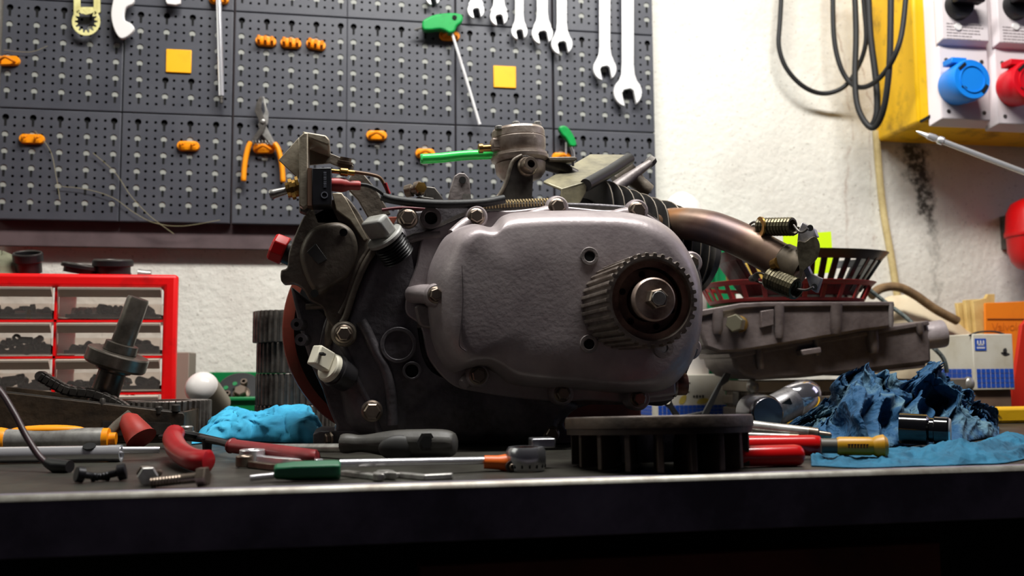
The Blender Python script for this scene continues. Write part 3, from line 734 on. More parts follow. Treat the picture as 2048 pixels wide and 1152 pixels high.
b = B(); b.prism([P(v.x, v.y, YE-.006) for v in spline([(770, 500), (800, 492), (830, 480), (850, 470), (850, 500), (842, 560), (836, 600), (815, 610), (800, 580), (780, 545)], 4, True)], (0, .008, 0)); b.build('cover_shoulder', M_alu2, cc, bevel=.002)
rib([(722, 642), (736, 668), (752, 704), (772, 740), (782, 790), (786, 850)], YE-.011, .0042)
for x, y, ro, ri in ((797, 690, 36, 28), (824, 742, 19, 13), (862, 436, 22, 13)):
    Yb = YE-.012 if y > 600 else YE-.008
    s = MPP(Yb, x)
    b = B(); b.ring(P(x, y, Yb-.003), (0, 1, 0), ri*s, ro*s, .012, 36); h = b.build('port_boss', M_case if y > 500 else M_alu2, cc, bevel=.0006)
    b = B(); b.lathe([(0, ri*s), (.001, ri*s)], P(x, y, Yb+.0005 if y != 690 else Yb-.0005), (0, -1, 0), 28); b.build('bore', M_void if y != 690 else M_case, h)
for x, y, r, ring in ((688, 668, 13, 26), (815, 437, 14, 22), (744, 822, 15, 22), (1102, 868, 12, 15)):
    Yb = YE-.010 if y < 860 else YE-.003; s = MPP(Yb, x)
    b = B(); b.lathe([(0, ring*s), (.004, (ring-2)*s), (.005, (ring-5)*s)], P(x, y, Yb), (0, -1, 0), 28); b.build('bolt_boss', M_plate if y < 800 else M_case, cc)
    bolt(cc, x, y, Yb-.005, r, spin=.5)
# feet
b = B(); b.prism(PL([(626, 868), (640, 862), (720, 862), (780, 866), (780, 893.5), (626, 894.5)], YE+.0), (0, .06, 0)); ft = b.build('mounting_foot', M_case, EN, bevel=.001)
ft_z = T(700, 893).z
bolt(ft, 662, 878, YE, 10, axis=(-.9, -.35, 0), spin=.1)
b = B(); b.box(Vector((P(1080, 889, YE+.03).x, YE+.03, ZT+.0045)), (.05, .06, .008)); b.build('mounting_foot', M_case, EN, bevel=.001)
# --- starter housing on the left -----------------------------------------
pl = [(608, 432), (625, 418), (668, 398), (690, 392), (715, 420), (735, 455), (752, 478), (742, 505), (722, 540), (705, 580), (690, 625), (676, 660), (655, 640), (645, 615), (620, 600), (606, 578), (588, 566), (564, 565), (562, 541), (574, 535), (578, 505), (590, 470)]
b = B(); b.prism([P(v.x, v.y, YE-.006) for v in spline(pl, 4, True)], (0, .018, 0)); st = b.build('starter_housing', M_plate, EN, bevel=.003, seg=3)
# raised round lid on the housing
lid = [(600, 520), (604, 488), (622, 460), (650, 448), (682, 446), (706, 462), (716, 492), (712, 524), (694, 556), (668, 572), (640, 590), (618, 570)]
lidf = [(612, 520), (615, 492), (630, 468), (653, 458), (680, 456), (698, 470), (706, 494), (702, 522), (688, 548), (664, 562), (640, 576), (624, 560)]
b = B(); b.loft(dome(lid, lidf, YE-.005, YE-.012, 5, 5), True, True); b.build('housing_lid', M_plate, st, smooth=55)
for x, y in ((687, 465), (629, 587)):
    s = MPP(YE-.012, x); b = B(); b.lathe([(0, 8*s), (.001, 8*s)], P(x, y, YE-.0125), (0, -1, 0), 18); b.build('screw_hole', M_void, st)
q = [P(*p, YE-.0122) for p in ((632, 488), (655, 520), (636, 530), (614, 505))]
b = B(); b.prism(q, (0, -.004, 0)); b.build('name_tab', mat('dark_tab', (46, 45, 44), .45), st, bevel=.0004)
# cast lower part with date pad, web, small bosses
b = B(); b.prism(PL([(580, 570), (615, 598), (650, 620), (680, 665), (690, 720), (705, 790), (720, 862), (690, 872), (655, 800), (622, 730), (600, 660)], YE+.012), (0, .03, 0)); b.build('lower_casting', M_case, st, bevel=.003)
b = B(); b.prism(PL([(646, 606), (668, 590), (686, 592), (682, 622), (650, 632)], YE-.004), (0, .01, 0)); pad = b.build('date_pad', M_plate, st, bevel=.001)
for k, (x, y) in enumerate(((655, 608), (662, 606), (669, 604), (675, 602), (664, 618), (670, 616))):
    b = B(); b.box(P(x, y, YE-.0046), (.0018, .0010, .0022), Matrix.Rotation(.2*k, 3, 'Y')); b.build('cast_digit', M_plate, pad)
b = B(); b.prism(PL([(656, 632), (676, 628), (678, 650), (662, 690), (648, 700), (650, 660)], YE-.002), (0, .012, 0)); b.build('web', M_plate, st, bevel=.002)
b = B(); b.tube([P(612, 614, YE+.004), P(646, 612, YE+.002)], .0022, 8); b.build('ledge', M_plate, st)
for x, y in ((612, 680), (604, 650)):
    s = MPP(YE+.006, x); b = B(); b.ring(P(x, y, YE+.004), (-.3, -1, 0), 5*s, 12*s, .012, 18); b.build('small_boss', M_case, st)
# fan shroud behind (thin disc with red-brown rim)
M_shr = mat('red_brown_shroud', (150, 62, 48), .45, n=(18, .42, .7), col2=(96, 56, 40))
sc = P(795, 655, YE+.045); ss = MPP(YE+.045, 795)
b = B(); b.lathe([(0, 222*ss), (.002, 224*ss), (.012, 224*ss), (.014, 221*ss)], sc, (0, 1, 0), 96); b.build('fan_shroud', M_shr, EN, smooth=30)
b = B(); b.lathe([(0, 205*ss), (.012, 205*ss)], sc + Vector((.002, -.012, 0)), (0, 1, 0), 72); b.build('shroud_inside', M_void, EN, smooth=30)

# --- plugs and caps -------------------------------------------------------
M_capg = mat('grey_filler_cap', (150, 150, 146), .45, n=(40, .45, .75), col2=(120, 116, 106))
ax = (P(752, 448, YE-.022) - P(786, 498, YE-.012)).normalized()
o = P(790, 503, YE-.012); s = MPP(YE-.015, 780)
b = B(); pr = []
for k in range(7): pr += [(k*6*s, 35*s), (k*6*s+2.8*s, 31*s)]
b.lathe(pr, o - ax*12*s, ax, 32); fc = b.build('filler_neck', mat('threaded_black', (30, 28, 30), .4), EN, smooth=25)
b = B(); b.lathe([(32*s, 36*s), (34*s, 39*s), (40*s, 39*s), (43*s, 36*s)], o, ax, 36); b.build('cap_flange', M_capg, fc)
u, w_ = perp(ax); Rm = Matrix((u, w_, ax)).transposed()
b = B(); b.box(o + ax*62*s, (58*s, 32*s, 44*s), Rm); b.build('cap_grip', M_capg, fc, bevel=.0028, seg=3)
# white connector
M_conn = mat('ivory_connector', (205, 200, 182), .5)
ax2 = (P(640, 722, YE-.02) - P(692, 752, YE-.004)).normalized(); o2 = P(694, 755, YE-.006)
b = B(); b.lathe([(0, 30*s), (30*s, 30*s), (31*s, 33*s), (35*s, 33*s), (36*s, 30*s), (44*s, 30*s)], o2, ax2, 32); cn = b.build('sensor_body', mat('sensor_black', (38, 36, 38), .4, bump=(150, .1)), EN, smooth=30)
b = B(); b.lathe([(44*s, 30*s), (52*s, 29*s), (55*s, 26*s)], o2, ax2, 32); b.build('sensor_collar', M_conn, cn, smooth=35)
u, w_ = perp(ax2); Rm2 = Matrix((u, w_, ax2)).transposed()
b = B(); b.box(o2 + ax2*72*s - w_*6*s*0 + Vector((0, 0, .003)), (26*s, 40*s, 40*s), Rm2); b.build('plug_block', M_conn, cn, bevel=.0012)
b = B(); b.box(o2 + ax2*72*s + Vector((.001, -.0085, .006)), (12*s, 4*s, 8*s), Rm2); b.build('latch_slot', M_void, cn)
# red cap
ax3 = (P(540, 488, YE+.02) - P(585, 507, YE+.02)).normalized(); o3 = P(592, 512, YE+.02)
b = B(); b.lathe([(0, 25*s), (24*s, 25*s)], o3, ax3, 28); rc = b.build('cap_neck', M_black, EN, smooth=30)
b = B(); b.lathe([(22*s, 29*s), (24*s, 32*s), (48*s, 31*s), (53*s, 27*s)], o3, ax3, 8, .3); b.build('red_cap', M_red, rc, smooth=20, bevel=.001, label='red plastic cap')

# --- switch bracket -------------------------------------------------------
M_brk = mat('brushed_bracket', (160, 150, 132), .42, .25, n=(30, .4, .7), col2=(112, 100, 84), bump=(160, .15))
Yk = YE-.010
b = B(); b.prism(PL([(598, 274), (608, 265), (616, 266), (616, 410), (606, 416), (598, 410)], Yk-.018), (0, .034, 0)); bk = b.build('switch_bracket', M_brk, EN, bevel=.0008)
b = B(); b.prism(PL([(604, 262), (652, 270), (660, 280), (658, 292), (610, 274)], Yk-.016), (0, .048, 0)); b.build('top_lip', M_brk, bk, bevel=.0012)
b = B(); b.prism(PL([(598, 274), (557, 320), (597, 358), (601, 320)], Yk+.006), (0, .0022, 0)); b.build('gusset', M_brk, bk, bevel=.0005)
b = B(); b.prism(PL([(618, 280), (650, 302), (690, 318), (708, 332), (702, 344), (660, 326), (618, 330)], Yk+.020), (0, .003, 0)); b.build('rear_arm', M_plate, bk, bevel=.0005)
b = B(); b.lathe([(0, .006), (.002, .006), (.0022, .0045), (.005, .0045)], P(690, 328, Yk+.022), (.15, -.2, 1), 18); b.build('arm_screw', M_bolt, bk)
b = B(); b.prism(PL([(706, 344), (728, 348), (748, 372), (766, 402), (782, 428), (740, 442), (716, 400), (690, 372)], Yk+.018), (0, .004, 0)); b.build('curved_arm', M_plate, bk, bevel=.0008)
b = B(); b.prism(PL([(664, 386), (684, 386), (694, 400), (736, 478), (728, 482), (700, 440), (672, 420)], Yk+.001), (0, .004, 0)); b.build('brace', M_brk, bk, bevel=.0006)
b = B(); b.prism(PL([(622, 410), (664, 410), (672, 425), (682, 448), (634, 448), (628, 432)], Yk+.004), (0, .012, 0)); b.build('stem', M_case, bk, bevel=.001)
# toggle switch
M_swb = mat('switch_black', (22, 22, 26), .35, n=(60, .5, .8), col2=(34, 34, 40))
b = B(); b.prism(PL([(624, 336), (663, 335), (663, 409), (624, 411)], Yk-.020), (0, .020, 0)); sw = b.build('toggle_switch', M_swb, EN, bevel=.0006)
b = B(); b.prism(PL([(615, 336), (624, 336), (624, 411), (615, 411)], Yk-.0195), (0, .019, 0)); b.build('switch_plate', mat('copper_plate', (120, 92, 76), .45, .5), sw)
b = B(); b.ring(P(649, 390, Yk-.0200), (0, -1, 0), .0018, .0025, .0003, 20); b.build('switch_mark', mat('grey_marking', (96, 98, 108), .5), sw)
for k, ch in enumerate('CEMARKS'[:7]):
    pass
b = B()
for k in range(9):
    yy = 345 + k*3.6; b.box(P(650, yy, Yk-.0201), (.0020, .0003, .0006 + .0004*(k % 3 == 0)))
b.build('switch_lettering', MATS['grey_marking'], sw, smooth=0)
axl = (P(552, 385, Yk-.008) - P(598, 373, Yk-.008)).normalized()
b = B(); b.lathe([(0, .0085), (.002, .0085), (.0022, .0065), (.0045, .0065), (.0047, .008), (.0072, .008), (.0075, .006), (.010, .0055)], P(600, 374, Yk-.008), axl, 6, smooth if False else .2) if False else b.lathe([(0, .0085), (.002, .0085), (.0022, .0065), (.0045, .0065), (.0047, .008), (.0072, .008), (.0075, .006), (.010, .0055)], P(600, 374, Yk-.008), axl, 12)
b.build('toggle_nut', M_brass, sw, smooth=25)
b = B(); b.lathe([(.008, .0026), (.019, .0034), (.0212, .0036), (.0224, .0028)], P(600, 374, Yk-.008), axl, 16); b.build('toggle_lever', M_steel, sw, smooth=40)
b = B(); b.lathe([(0, .0016), (.006, .0016), (.007, .003), (.012, .003), (.0125, .002), (.017, .002)], P(662, 342, Yk-.012), (1, .05, -.05), 12); b.build('brass_terminal', M_brass, sw)
b = B(); b.lathe([(0, .0050), (.007, .0056), (.010, .0050), (.013, .0036), (.0195, .0036), (.021, .003)], P(663, 369, Yk-.010), (1, .05, .0), 16); b.build('red_terminal_sleeve', mat('red_sleeve', (150, 44, 44), .45), sw)
b = B(); b.lathe([(0, .004), (.003, .0045), (.006, .003)], P(612, 412, Yk-.004), (-.3, -.2, -1), 8); b.build('lower_nut', M_dsteel, sw)
def wire(pts, r, m, name='wire'):
    q = spline([P(*p) for p in pts], 7); b = B(); b.tube(q, r, 8); return b.build(name, m, EN, smooth=60)
wire([(700, 343, Yk-.011), (722, 346, Yk-.010), (745, 350, Yk-.008), (760, 356, Yk-.006), (770, 372, Yk-.004), (776, 386, Yk-.003)], .0013, mat('brown_wire', (110, 80, 54), .5))
wire([(770, 366, Yk-.005), (774, 378, Yk-.004), (778, 388, Yk-.003)], .0015, mat('red_wire', (150, 30, 36), .5))
wire([(716, 369, Yk-.010), (735, 371, Yk-.010), (755, 380, Yk-.008), (770, 392, Yk-.006)], .0014, M_rubber)
wire([(764, 392, Yk-.006), (780, 398, Yk-.005), (820, 404, Yk-.004), (870, 408, Yk-.004), (920, 408, Yk-.004), (970, 405, Yk-.003), (1008, 398, Yk+.0)], .0034, M_rubber, 'harness_sleeve')
wire([(764, 420, Yk+.006), (800, 416, Yk+.006), (850, 418, Yk+.006)], .0012, mat('maroon_wire', (90, 24, 34), .5))
# --- long coil spring and small fittings on top of the case -----------------
Ys = YE+.004
b = B(); b.coil(P(944, 414, Ys), P(1104, 407, Ys), .0040, 27, .00085, 5, 12); b.build('return_spring', mat('straw_spring_steel', (168, 150, 116), .35, .8), EN, smooth=0)
b = B(); b.tube([P(936+11*math.cos(a), 414-11*math.sin(a), Ys) for a in [i*math.pi*1.9/16 for i in range(17)]], .0010, 6); b.build('spring_hook', M_steel, EN)
b = B(); b.lathe([(0, .0048), (.005, .0052), (.0055, .0038), (.008, .0038), (.0085, .0058), (.013, .0058), (.014, .004)], P(812, 383, Ys+.012), (.9, -.45, .15), 20); bj = b.build('banjo_fitting', M_bolt, EN, smooth=25)
b = B(); b.lathe([(0, .0046), (.004, .0044), (.0042, .002)], P(841, 377, Ys+.002), (.1, -1, .05), 6); b.build('banjo_bolt', M_brass, bj)
b = B(); b.prism(PL([(850, 372), (870, 374), (884, 392), (888, 402), (848, 402)], Ys+.012), (0, .014, 0)); b.build('cable_stop', M_dsteel, EN, bevel=.001)
b = B(); b.prism(PL([(838, 392), (868, 396), (868, 402), (820, 402)], Ys+.004), (0, .012, 0)); b.build('cable_stop_foot', M_dsteel, EN, bevel=.0006)
lug = [(896, 400), (902, 372), (908, 352), (918, 345), (930, 346), (939, 356), (941, 380), (943, 402)]
b = B(); b.prism(PL(lug, Ys+.018), (0, .004, 0)); lg = b.build('lug', M_alu2, EN, bevel=.0009)
s = MPP(Ys+.017, 925); b = B(); b.lathe([(0, 7*s), (.0006, 7*s)], P(925, 360, Ys+.0178), (0, -1, 0), 20); b.build('lug_hole', M_void, lg)
b = B(); b.box(P(933, 394, Ys+.015), (.006, .005, .004)); b.build('lug_nut', M_steel, lg)
b = B(); b.prism(PL([(800, 430), (800, 408), (850, 404), (1000, 404), (1106, 406), (1106, 428), (1000, 432)], YE+.010), (0, .05, 0)); b.build('case_top', M_alu2, cc, bevel=.002)
# --- carburettor with mounting arm, brass nipple and hose --------------------
M_carb = mat('stained_zinc_casting', (172, 160, 150), .42, .25, n=(40, .38, .68), col2=(112, 96, 84), bump=(180, .2))
Yc = YE+.045; s = MPP(Yc, 1040)
cb = P(1042, 350, Yc); upv = Vector((-.06, .0, 1)).normalized()
b = B(); b.lathe([(42*s, 52*s), (50*s, 53*s), (52*s, 54*s), (72*s, 55*s), (74*s, 53*s), (75*s, 54*s), (88*s, 54*s), (93*s, 51*s), (94*s, 47*s)], cb, upv, 48); cbp = b.build('carburettor', M_carb, EN, smooth=30)
b = B(); b.lathe([(22*s, 46*s), (30*s, 58*s), (36*s, 59*s), (37*s, 56*s), (42*s, 56*s)], cb, upv, 40); b.build('flange', M_carb, cbp, smooth=30)
b = B(); b.lathe([(-14*s, 24*s), (-8*s, 40*s), (4*s, 50*s), (22*s, 52*s)], cb, upv, 32); b.build('float_bowl', M_carb, cbp, smooth=40)
for x, y in ((998, 262), (1032, 253), (1075, 253), (1050, 262)):
    b = B(); b.lathe([(0, .0034), (.0022, .0034), (.003, .0026)], P(x, y, Yc-.012 if y > 258 else Yc+.008)+Vector((0, 0, .0012)), upv, 14); b.build('cover_screw', M_steel, cbp)
b = B(); b.lathe([(0, 10*s), (2.5*s, 10*s), (3.5*s, 8*s)], P(1062, 274, Yc-.0195), (.1, -1, 0), 6); b.build('cast_hex', M_carb, cbp)
b = B(); b.lathe([(0, .0030), (.008, .0028), (.0082, .0040), (.0115, .0040), (.012, .003)], P(985, 296, Yc-.004), (-1, 0, -.08), 16); b.build('brass_nipple', M_brass, cbp)
b = B(); b.box(P(993, 290, Yc-.006), (.010, .012, .010)); b.build('nipple_boss', M_carb, cbp, bevel=.002)
M_hose = mat('green_translucent_hose', (70, 226, 110), .2, trans=.35)
hq = [P(v.x, v.y, Yc+.006) for v in spline([(842, 318), (880, 316), (930, 311), (985, 309)], 6)]
b = B(); b.tube(hq, .0042, 16, caps=False)
hd = (hq[1]-hq[0]).normalized()
b.lathe_ring([(0, .0026), (0, .0042), (.0004, .0042), (.0004, .0026)], hq[0]-hd*.0004, hd, 16)
hs = b.build('fuel_hose', M_hose, EN, smooth=50, label='translucent green fuel hose')
b = B(); b.lathe([(0.0006, .0024), (.001, .0024)], hq[0], hd, 14); b.build('hose_bore', mat('pale_green_bore', (150, 225, 150), .5), hs)
arm = [(985, 404), (1000, 388), (1012, 362), (1018, 340), (1026, 322), (1042, 312), (1058, 312), (1066, 326), (1064, 396), (1060, 404)]
b = B(); b.prism([P(v.x, v.y, Yc-.030) for v in spline(arm, 3, True)], (0, .005, 0)); am = b.build('carburettor_arm', M_dsteel, cbp, bevel=.0012)
rib([(984, 404), (1000, 388), (1013, 362), (1019, 340), (1027, 321), (1044, 311)], Yc-.031, .0016, M_plate, cbp, 'arm_edge')
b = B(); b.lathe([(0, 20*s), (.002, 19*s), (.003, 17*s)], P(1053, 334, Yc-.030), (.25, -1, .1), 28); b.build('arm_washer', M_bolt, cbp)
place(ME['socket'], 'arm_screw', cbp, P(1053, 334, Yc-.032), (.25, -1, .1), 15*s)
b = B(); b.prism(PL([(1098, 314), (1150, 313), (1156, 317), (1150, 322), (1098, 322)], Yc-.01), (0, .012, 0)); lv = b.build('throttle_lever', M_plate, cbp, bevel=.0008)
b = B(); b.tube([P(1142, 294, Yc-.006), P(1146, 306, Yc-.006), P(1146, 332, Yc-.006)], .0012, 8); b.build('lever_pin', M_chrome, cbp)
b = B(); b.tube([P(1086, 325, Yc), P(1125, 338, Yc), P(1150, 352, Yc)], [.006, .0055, .006], 12); b.build('intake_stub', M_dsteel, cbp, smooth=50)
# --- sheet-metal cowl -------------------------------------------------------
M_cowl = mat('scuffed_black_sheet', (84, 81, 70), .36, .2, n=(22, .40, .64), col2=(150, 143, 116), bump=(140, .15))
cy0, cy1 = YE+.012, YE+.085
f0 = [P(1120, 376, cy0), P(1172, 360, cy0), P(1180, 348, cy0-.002), P(1258, 318, cy0+.02)]
def cowl():
    b = B(); th = .0022
    tl, tr = P(1086, 362, cy0+.010), P(1124, 378, cy0)       # near edge of the top
    bl, br = P(1180, 308, cy1), P(1258, 309, cy1-.006)
    fr = P(1176, 362, cy0)
    top = [tl, tr, fr, br, bl]
    b.prism([p for p in top], (0, 0, -th)); c = b.build('cowl', M_cowl, EN, bevel=.0008)
    b = B(); b.prism(PL([(1122, 377), (1176, 361), (1172, 385), (1150, 424), (1122, 424)], cy0), (0, th, 0)); b.build('cowl_front', M_cowl, c, bevel=.0006)
    d = (br-fr)
    b = B(); b.tube([fr+Vector((-.002, 0, -.0035)), fr+d*.5+Vector((0, 0, -.004)), br+Vector((0, 0, -.004))], [.0052, .0052, .0052], 16); b.build('rolled_edge', M_black, c, smooth=50)
cowl()
# --- finned cylinder and head -------------------------------------------------
M_fin = mat('black_fins', (34, 33, 34), .42, .3, n=(50, .4, .7), col2=(60, 57, 54))
M_fine = mat('bare_fin_edge', (128, 118, 106), .45, .3)
axc = Vector((.93, .36, -.10)).normalized()
c0 = P(1150, 464, YE+.066)
ucy, wcy = perp(axc)
def fin(t, r, th, par, squash=1.0):
    b = B(); n = 44; o = c0 + axc*t
    def lp(rr, dt):
        out = []
        for k in range(n):
            a = 2*math.pi*k/n; q = (abs(math.cos(a))**4 + abs(math.sin(a))**4)**-.25
            q = 1 + (q-1)*.45
            out.append(o + axc*dt + (ucy*math.cos(a) + wcy*math.sin(a)*squash)*rr*q)
        return out
    b.loft([lp(r*.5, 0), lp(r-.0012, 0), lp(r, th*.3), lp(r, th*.7), lp(r-.0012, th), lp(r*.5, th)], True, True)
    o_ = b.build('cooling_fin', M_fin, par, smooth=35)
    b = B(); lo, hi = lp(r-.0002, th*.1), lp(r+.0002, th*.25); b.loft([lo, hi, lp(r-.0002, th*.42), lp(r-.002, th*.25)], False, False, wrap=True); b.build('fin_edge', M_fine, o_ if False else par, smooth=40)
cyl = B(); cyl.lathe([(0, .030), (.13, .030)], c0, axc, 40); cyp = cyl.build('cylinder', M_void, EN)
for k in range(6): fin(.004+.0128*k, .0485-.0011*k, .0022, cyp)
for k in range(4): fin(.084+.0118*k, .043-.0016*k, .0026, cyp)
b = B(); b.lathe([(.124, .030), (.128, .038), (.134, .038), (.142, .030)], c0, axc, 44); b.build('head_cover', M_dsteel, cyp, smooth=40)
# stud, spark plug boss
b = B(); b.tube([P(1214, 392, YE+.092), P(1236, 372, YE+.098), P(1266, 350, YE+.103), P(1300, 326, YE+.108)], [.0065, .006, .0052, .0034], 14); sd = b.build('head_stud', M_alu2, EN, smooth=40)
b = B(); b.lathe([(0, .0045), (.004, .0052), (.008, .0045)], P(1296, 329, YE+.11), (.5, .1, .5), 6); b.build('stud_nut', M_dsteel, sd)
b = B(); b.lathe([(0, .0085), (.004, .0085), (.012, .007), (.013, .0075), (.022, .0075)], P(1262, 352, YE+.108), (.62, .1, -.5), 18); b.build('plug_boss', M_plate, sd)
b = B(); b.lathe([(0, .008), (.012, .010), (.02, .009)], P(1232, 362, YE+.11), (.3, 0, .3), 18); b.build('head_lug', M_plate, sd)
# --- exhaust pipe ---------------------------------------------------------------
M_exh = bpy.data.materials.new('heat_stained_pipe'); M_exh.use_nodes = True
def exh_mat():
    nt = M_exh.node_tree; N = nt.nodes; L = nt.links; bs = N['Principled BSDF']; bs.inputs['Metallic'].default_value = .45; bs.inputs['Roughness'].default_value = .38
    tc = N.new('ShaderNodeTexCoord'); t = N.new('ShaderNodeTexNoise'); t.inputs['Scale'].default_value = 14; t.inputs['Detail'].default_value = 5
    L.new(tc.outputs['Object'], t.inputs['Vector'])
    cr = N.new('ShaderNodeValToRGB'); e = cr.color_ramp.elements
    e[0].position = .33; e[0].color = lin((52, 42, 48)); e[1].position = .68; e[1].color = lin((138, 92, 50))
    k = cr.color_ramp.elements.new(.46); k.color = lin((86, 62, 54)); k = cr.color_ramp.elements.new(.56); k.color = lin((116, 94, 78))
    L.new(t.outputs['Fac'], cr.inputs[0]); L.new(cr.outputs[0], bs.inputs['Base Color'])
exh_mat()
pp = spline([P(1262, 474, .80), P(1300, 456, .785), P(1350, 447, .765), P(1405, 452, .745), P(1450, 466, .73), P(1500, 489, .714), P(1550, 516, .70), P(1604, 543, .685)], 8)
n_ = len(pp)
b = B(); b.tube(pp, [.0128 + .0018*min(1, i/(n_*.5)) for i in range(n_)], 28); ex = b.build('exhaust_pipe', M_exh, EN, smooth=60, label='heat-stained bent exhaust pipe')
b = B(); dd = (pp[-1]-pp[-4]).normalized(); b.lathe([(-.020, .0148), (-.019, .0156), (-.004, .0162), (0, .0162)], pp[-1], dd, 32); b.build('pipe_collar', mat('dull_collar', (86, 76, 62), .5, .5, n=(60, .4, .7), col2=(54, 46, 36)), ex, smooth=35)
wav = [(1600, 448), (1612, 444), (1634, 458), (1640, 476), (1638, 500), (1624, 518), (1610, 530), (1600, 552)]
wav2 = [(1594, 470), (1600, 490), (1602, 520), (1606, 535), (1614, 560), (1620, 586)]
M_fl = mat('galvanised_flange', (176, 172, 176), .42, .5, n=(90, .4, .7), col2=(128, 122, 116))
M_fl2 = mat('speckled_flange', (104, 96, 78), .5, .5, n=(160, .4, .65), col2=(70, 62, 48))
def flange():
    Yf = .668
    b = B()
    A = [P(v.x, v.y, Yf) for v in spline([(1594, 500), (1596, 482), (1610, 484), (1624, 474), (1634, 476), (1640, 492), (1636, 512), (1622, 528), (1608, 542), (1602, 558)], 4)]
    b.prism(A, (.006, .012, 0)); f_ = b.build('exhaust_flange', M_fl2, ex, bevel=.0008)
    b = B(); b.prism(PL([(1594, 486), (1596, 462), (1604, 444), (1628, 458), (1634, 474), (1624, 476), (1610, 486)], Yf+.004), (.004, .003, 0)); b.build('upper_tab', M_fl, f_, bevel=.0006)
    b = B(); b.prism(PL([(1604, 532), (1612, 526), (1622, 548), (1642, 556), (1632, 586), (1620, 578)], Yf+.002), (.004, .003, 0)); b.build('lower_tab', M_fl, f_, bevel=.0006)
    for x, y in ((1620, 456), (1628, 574)):
        b = B(); b.lathe([(0, .0026), (.0006, .0026)], P(x, y, Yf+.0012), (0, -1, 0), 12); b.build('spring_hole', M_void, f_)
flange()
M_spr = mat('oily_spring', (92, 86, 66), .4, .7, n=(80, .4, .7), col2=(48, 42, 32))
def spring(a, c, r, turns, hooks, Y0_, Y1_):
    D = lambda x: Y0_ + (Y1_-Y0_)*(x-a[0])/(c[0]-a[0])
    A, Cc = P(*a, Y0_), P(*c, Y1_)
    b = B(); b.coil(A, Cc, r, turns, r*.24, 6, 14); sp_ = b.build('exhaust_spring', M_spr, ex, smooth=0)
    for h in hooks:
        q = spline([P(x, y, D(x)) for x, y in h], 6); b = B(); b.tube(q, .0010, 7); b.build('spring_hook', M_dsteel, sp_, smooth=60)
spring((1520, 454), (1587, 453), .0062, 11, [[(1520, 448), (1508, 444), (1498, 452), (1500, 462), (1516, 470)], [(1587, 450), (1597, 462), (1606, 464), (1616, 457)]], .706, .676)
spring((1538, 556), (1592, 578), .0074, 10, [[(1538, 552), (1522, 546), (1510, 548), (1506, 558)], [(1538, 562), (1524, 566), (1508, 560)], [(1592, 578), (1612, 580), (1627, 574)]], .694, .672)
b = B(); b.ring(P(1519, 454, .700), (1, 0, 0), .004, .0085, .0016, 24); b.build('spring_cup', M_brass, ex)
b = B(); b.ring(P(1548, 530, .690), (.3, -1, .2), .002, .005, .006, 16); b.build('hook_eye', M_brass, ex)
for x, y, Y in ((1507, 556, .704), (1504, 458, .712)):
    b = B(); b.lathe([(-.004, .0022), (.0, .003), (.003, .003)], P(x, y, Y), (.2, -1, .1), 12); b.build('spring_eye', M_dsteel, ex)
# ================================================================ things at the back and left of the bench
def on(x, y): return T(x, y)
def z0(v): return Vector((v.x, v.y, ZT))
M_clear = mat('clear_drawer_plastic', (240, 232, 226), .10, trans=.96, ior=1.2)
M_frost = mat('frosted_drawer_lip', (226, 208, 192), .5, trans=.3, ior=1.2)
M_cabred = mat('red_cabinet_steel', (226, 4, 8), .42, n=(24, .55, .8), col2=(150, 6, 8), bump=(120, .05))
M_parts = mat('dark_small_parts', (60, 54, 52), .5, .4, n=(120, .4, .7), col2=(24, 22, 22))
YC = 1.03
def heap(a, c, bot, hgt, rnd, r, ci):
    b = B()
    for k in range(34):
        x = rnd.uniform(a+.012, c-.012); y = YC + rnd.uniform(.016, .056); q = rnd.random()
        z = bot + .0058 + hgt*rnd.random()*(.35+.65*q)*min(1, (x-a)/.03, (c-x)/.03)
        d = Vector((rnd.uniform(-1, 1), rnd.uniform(-1, 1), rnd.uniform(-.35, .35))).normalized(); s = rnd.uniform(.0022, .0046)
        if k % 3 == 0: b.lathe([(-s*1.6, s), (s*1.6, s)], (x, y, z), d, 10)
        elif k % 3 == 1: b.lathe_ring([(0, s*.6), (0, s*1.3), (s*.9, s*1.3), (s*.9, s*.6)], (x, y, z), d, 12)
        else: b.lathe([(-s, s*1.2), (s*.2, s*1.2), (s*.25, s*.6), (s*2.2, s*.6)], (x, y, z), d, 6)
    b.box(((a+c)/2, YC+.036, bot+.0035), (c-a-.012, .045, .004))
    n_ = ('top', 'second', 'third', 'lowest')[r]
    b.build('machine_parts', M_parts, label='heap of small dark machine parts in the %s %s clear drawer' % (n_, ('left', 'right')[ci]), cat='machine parts', kind='stuff', smooth=30)
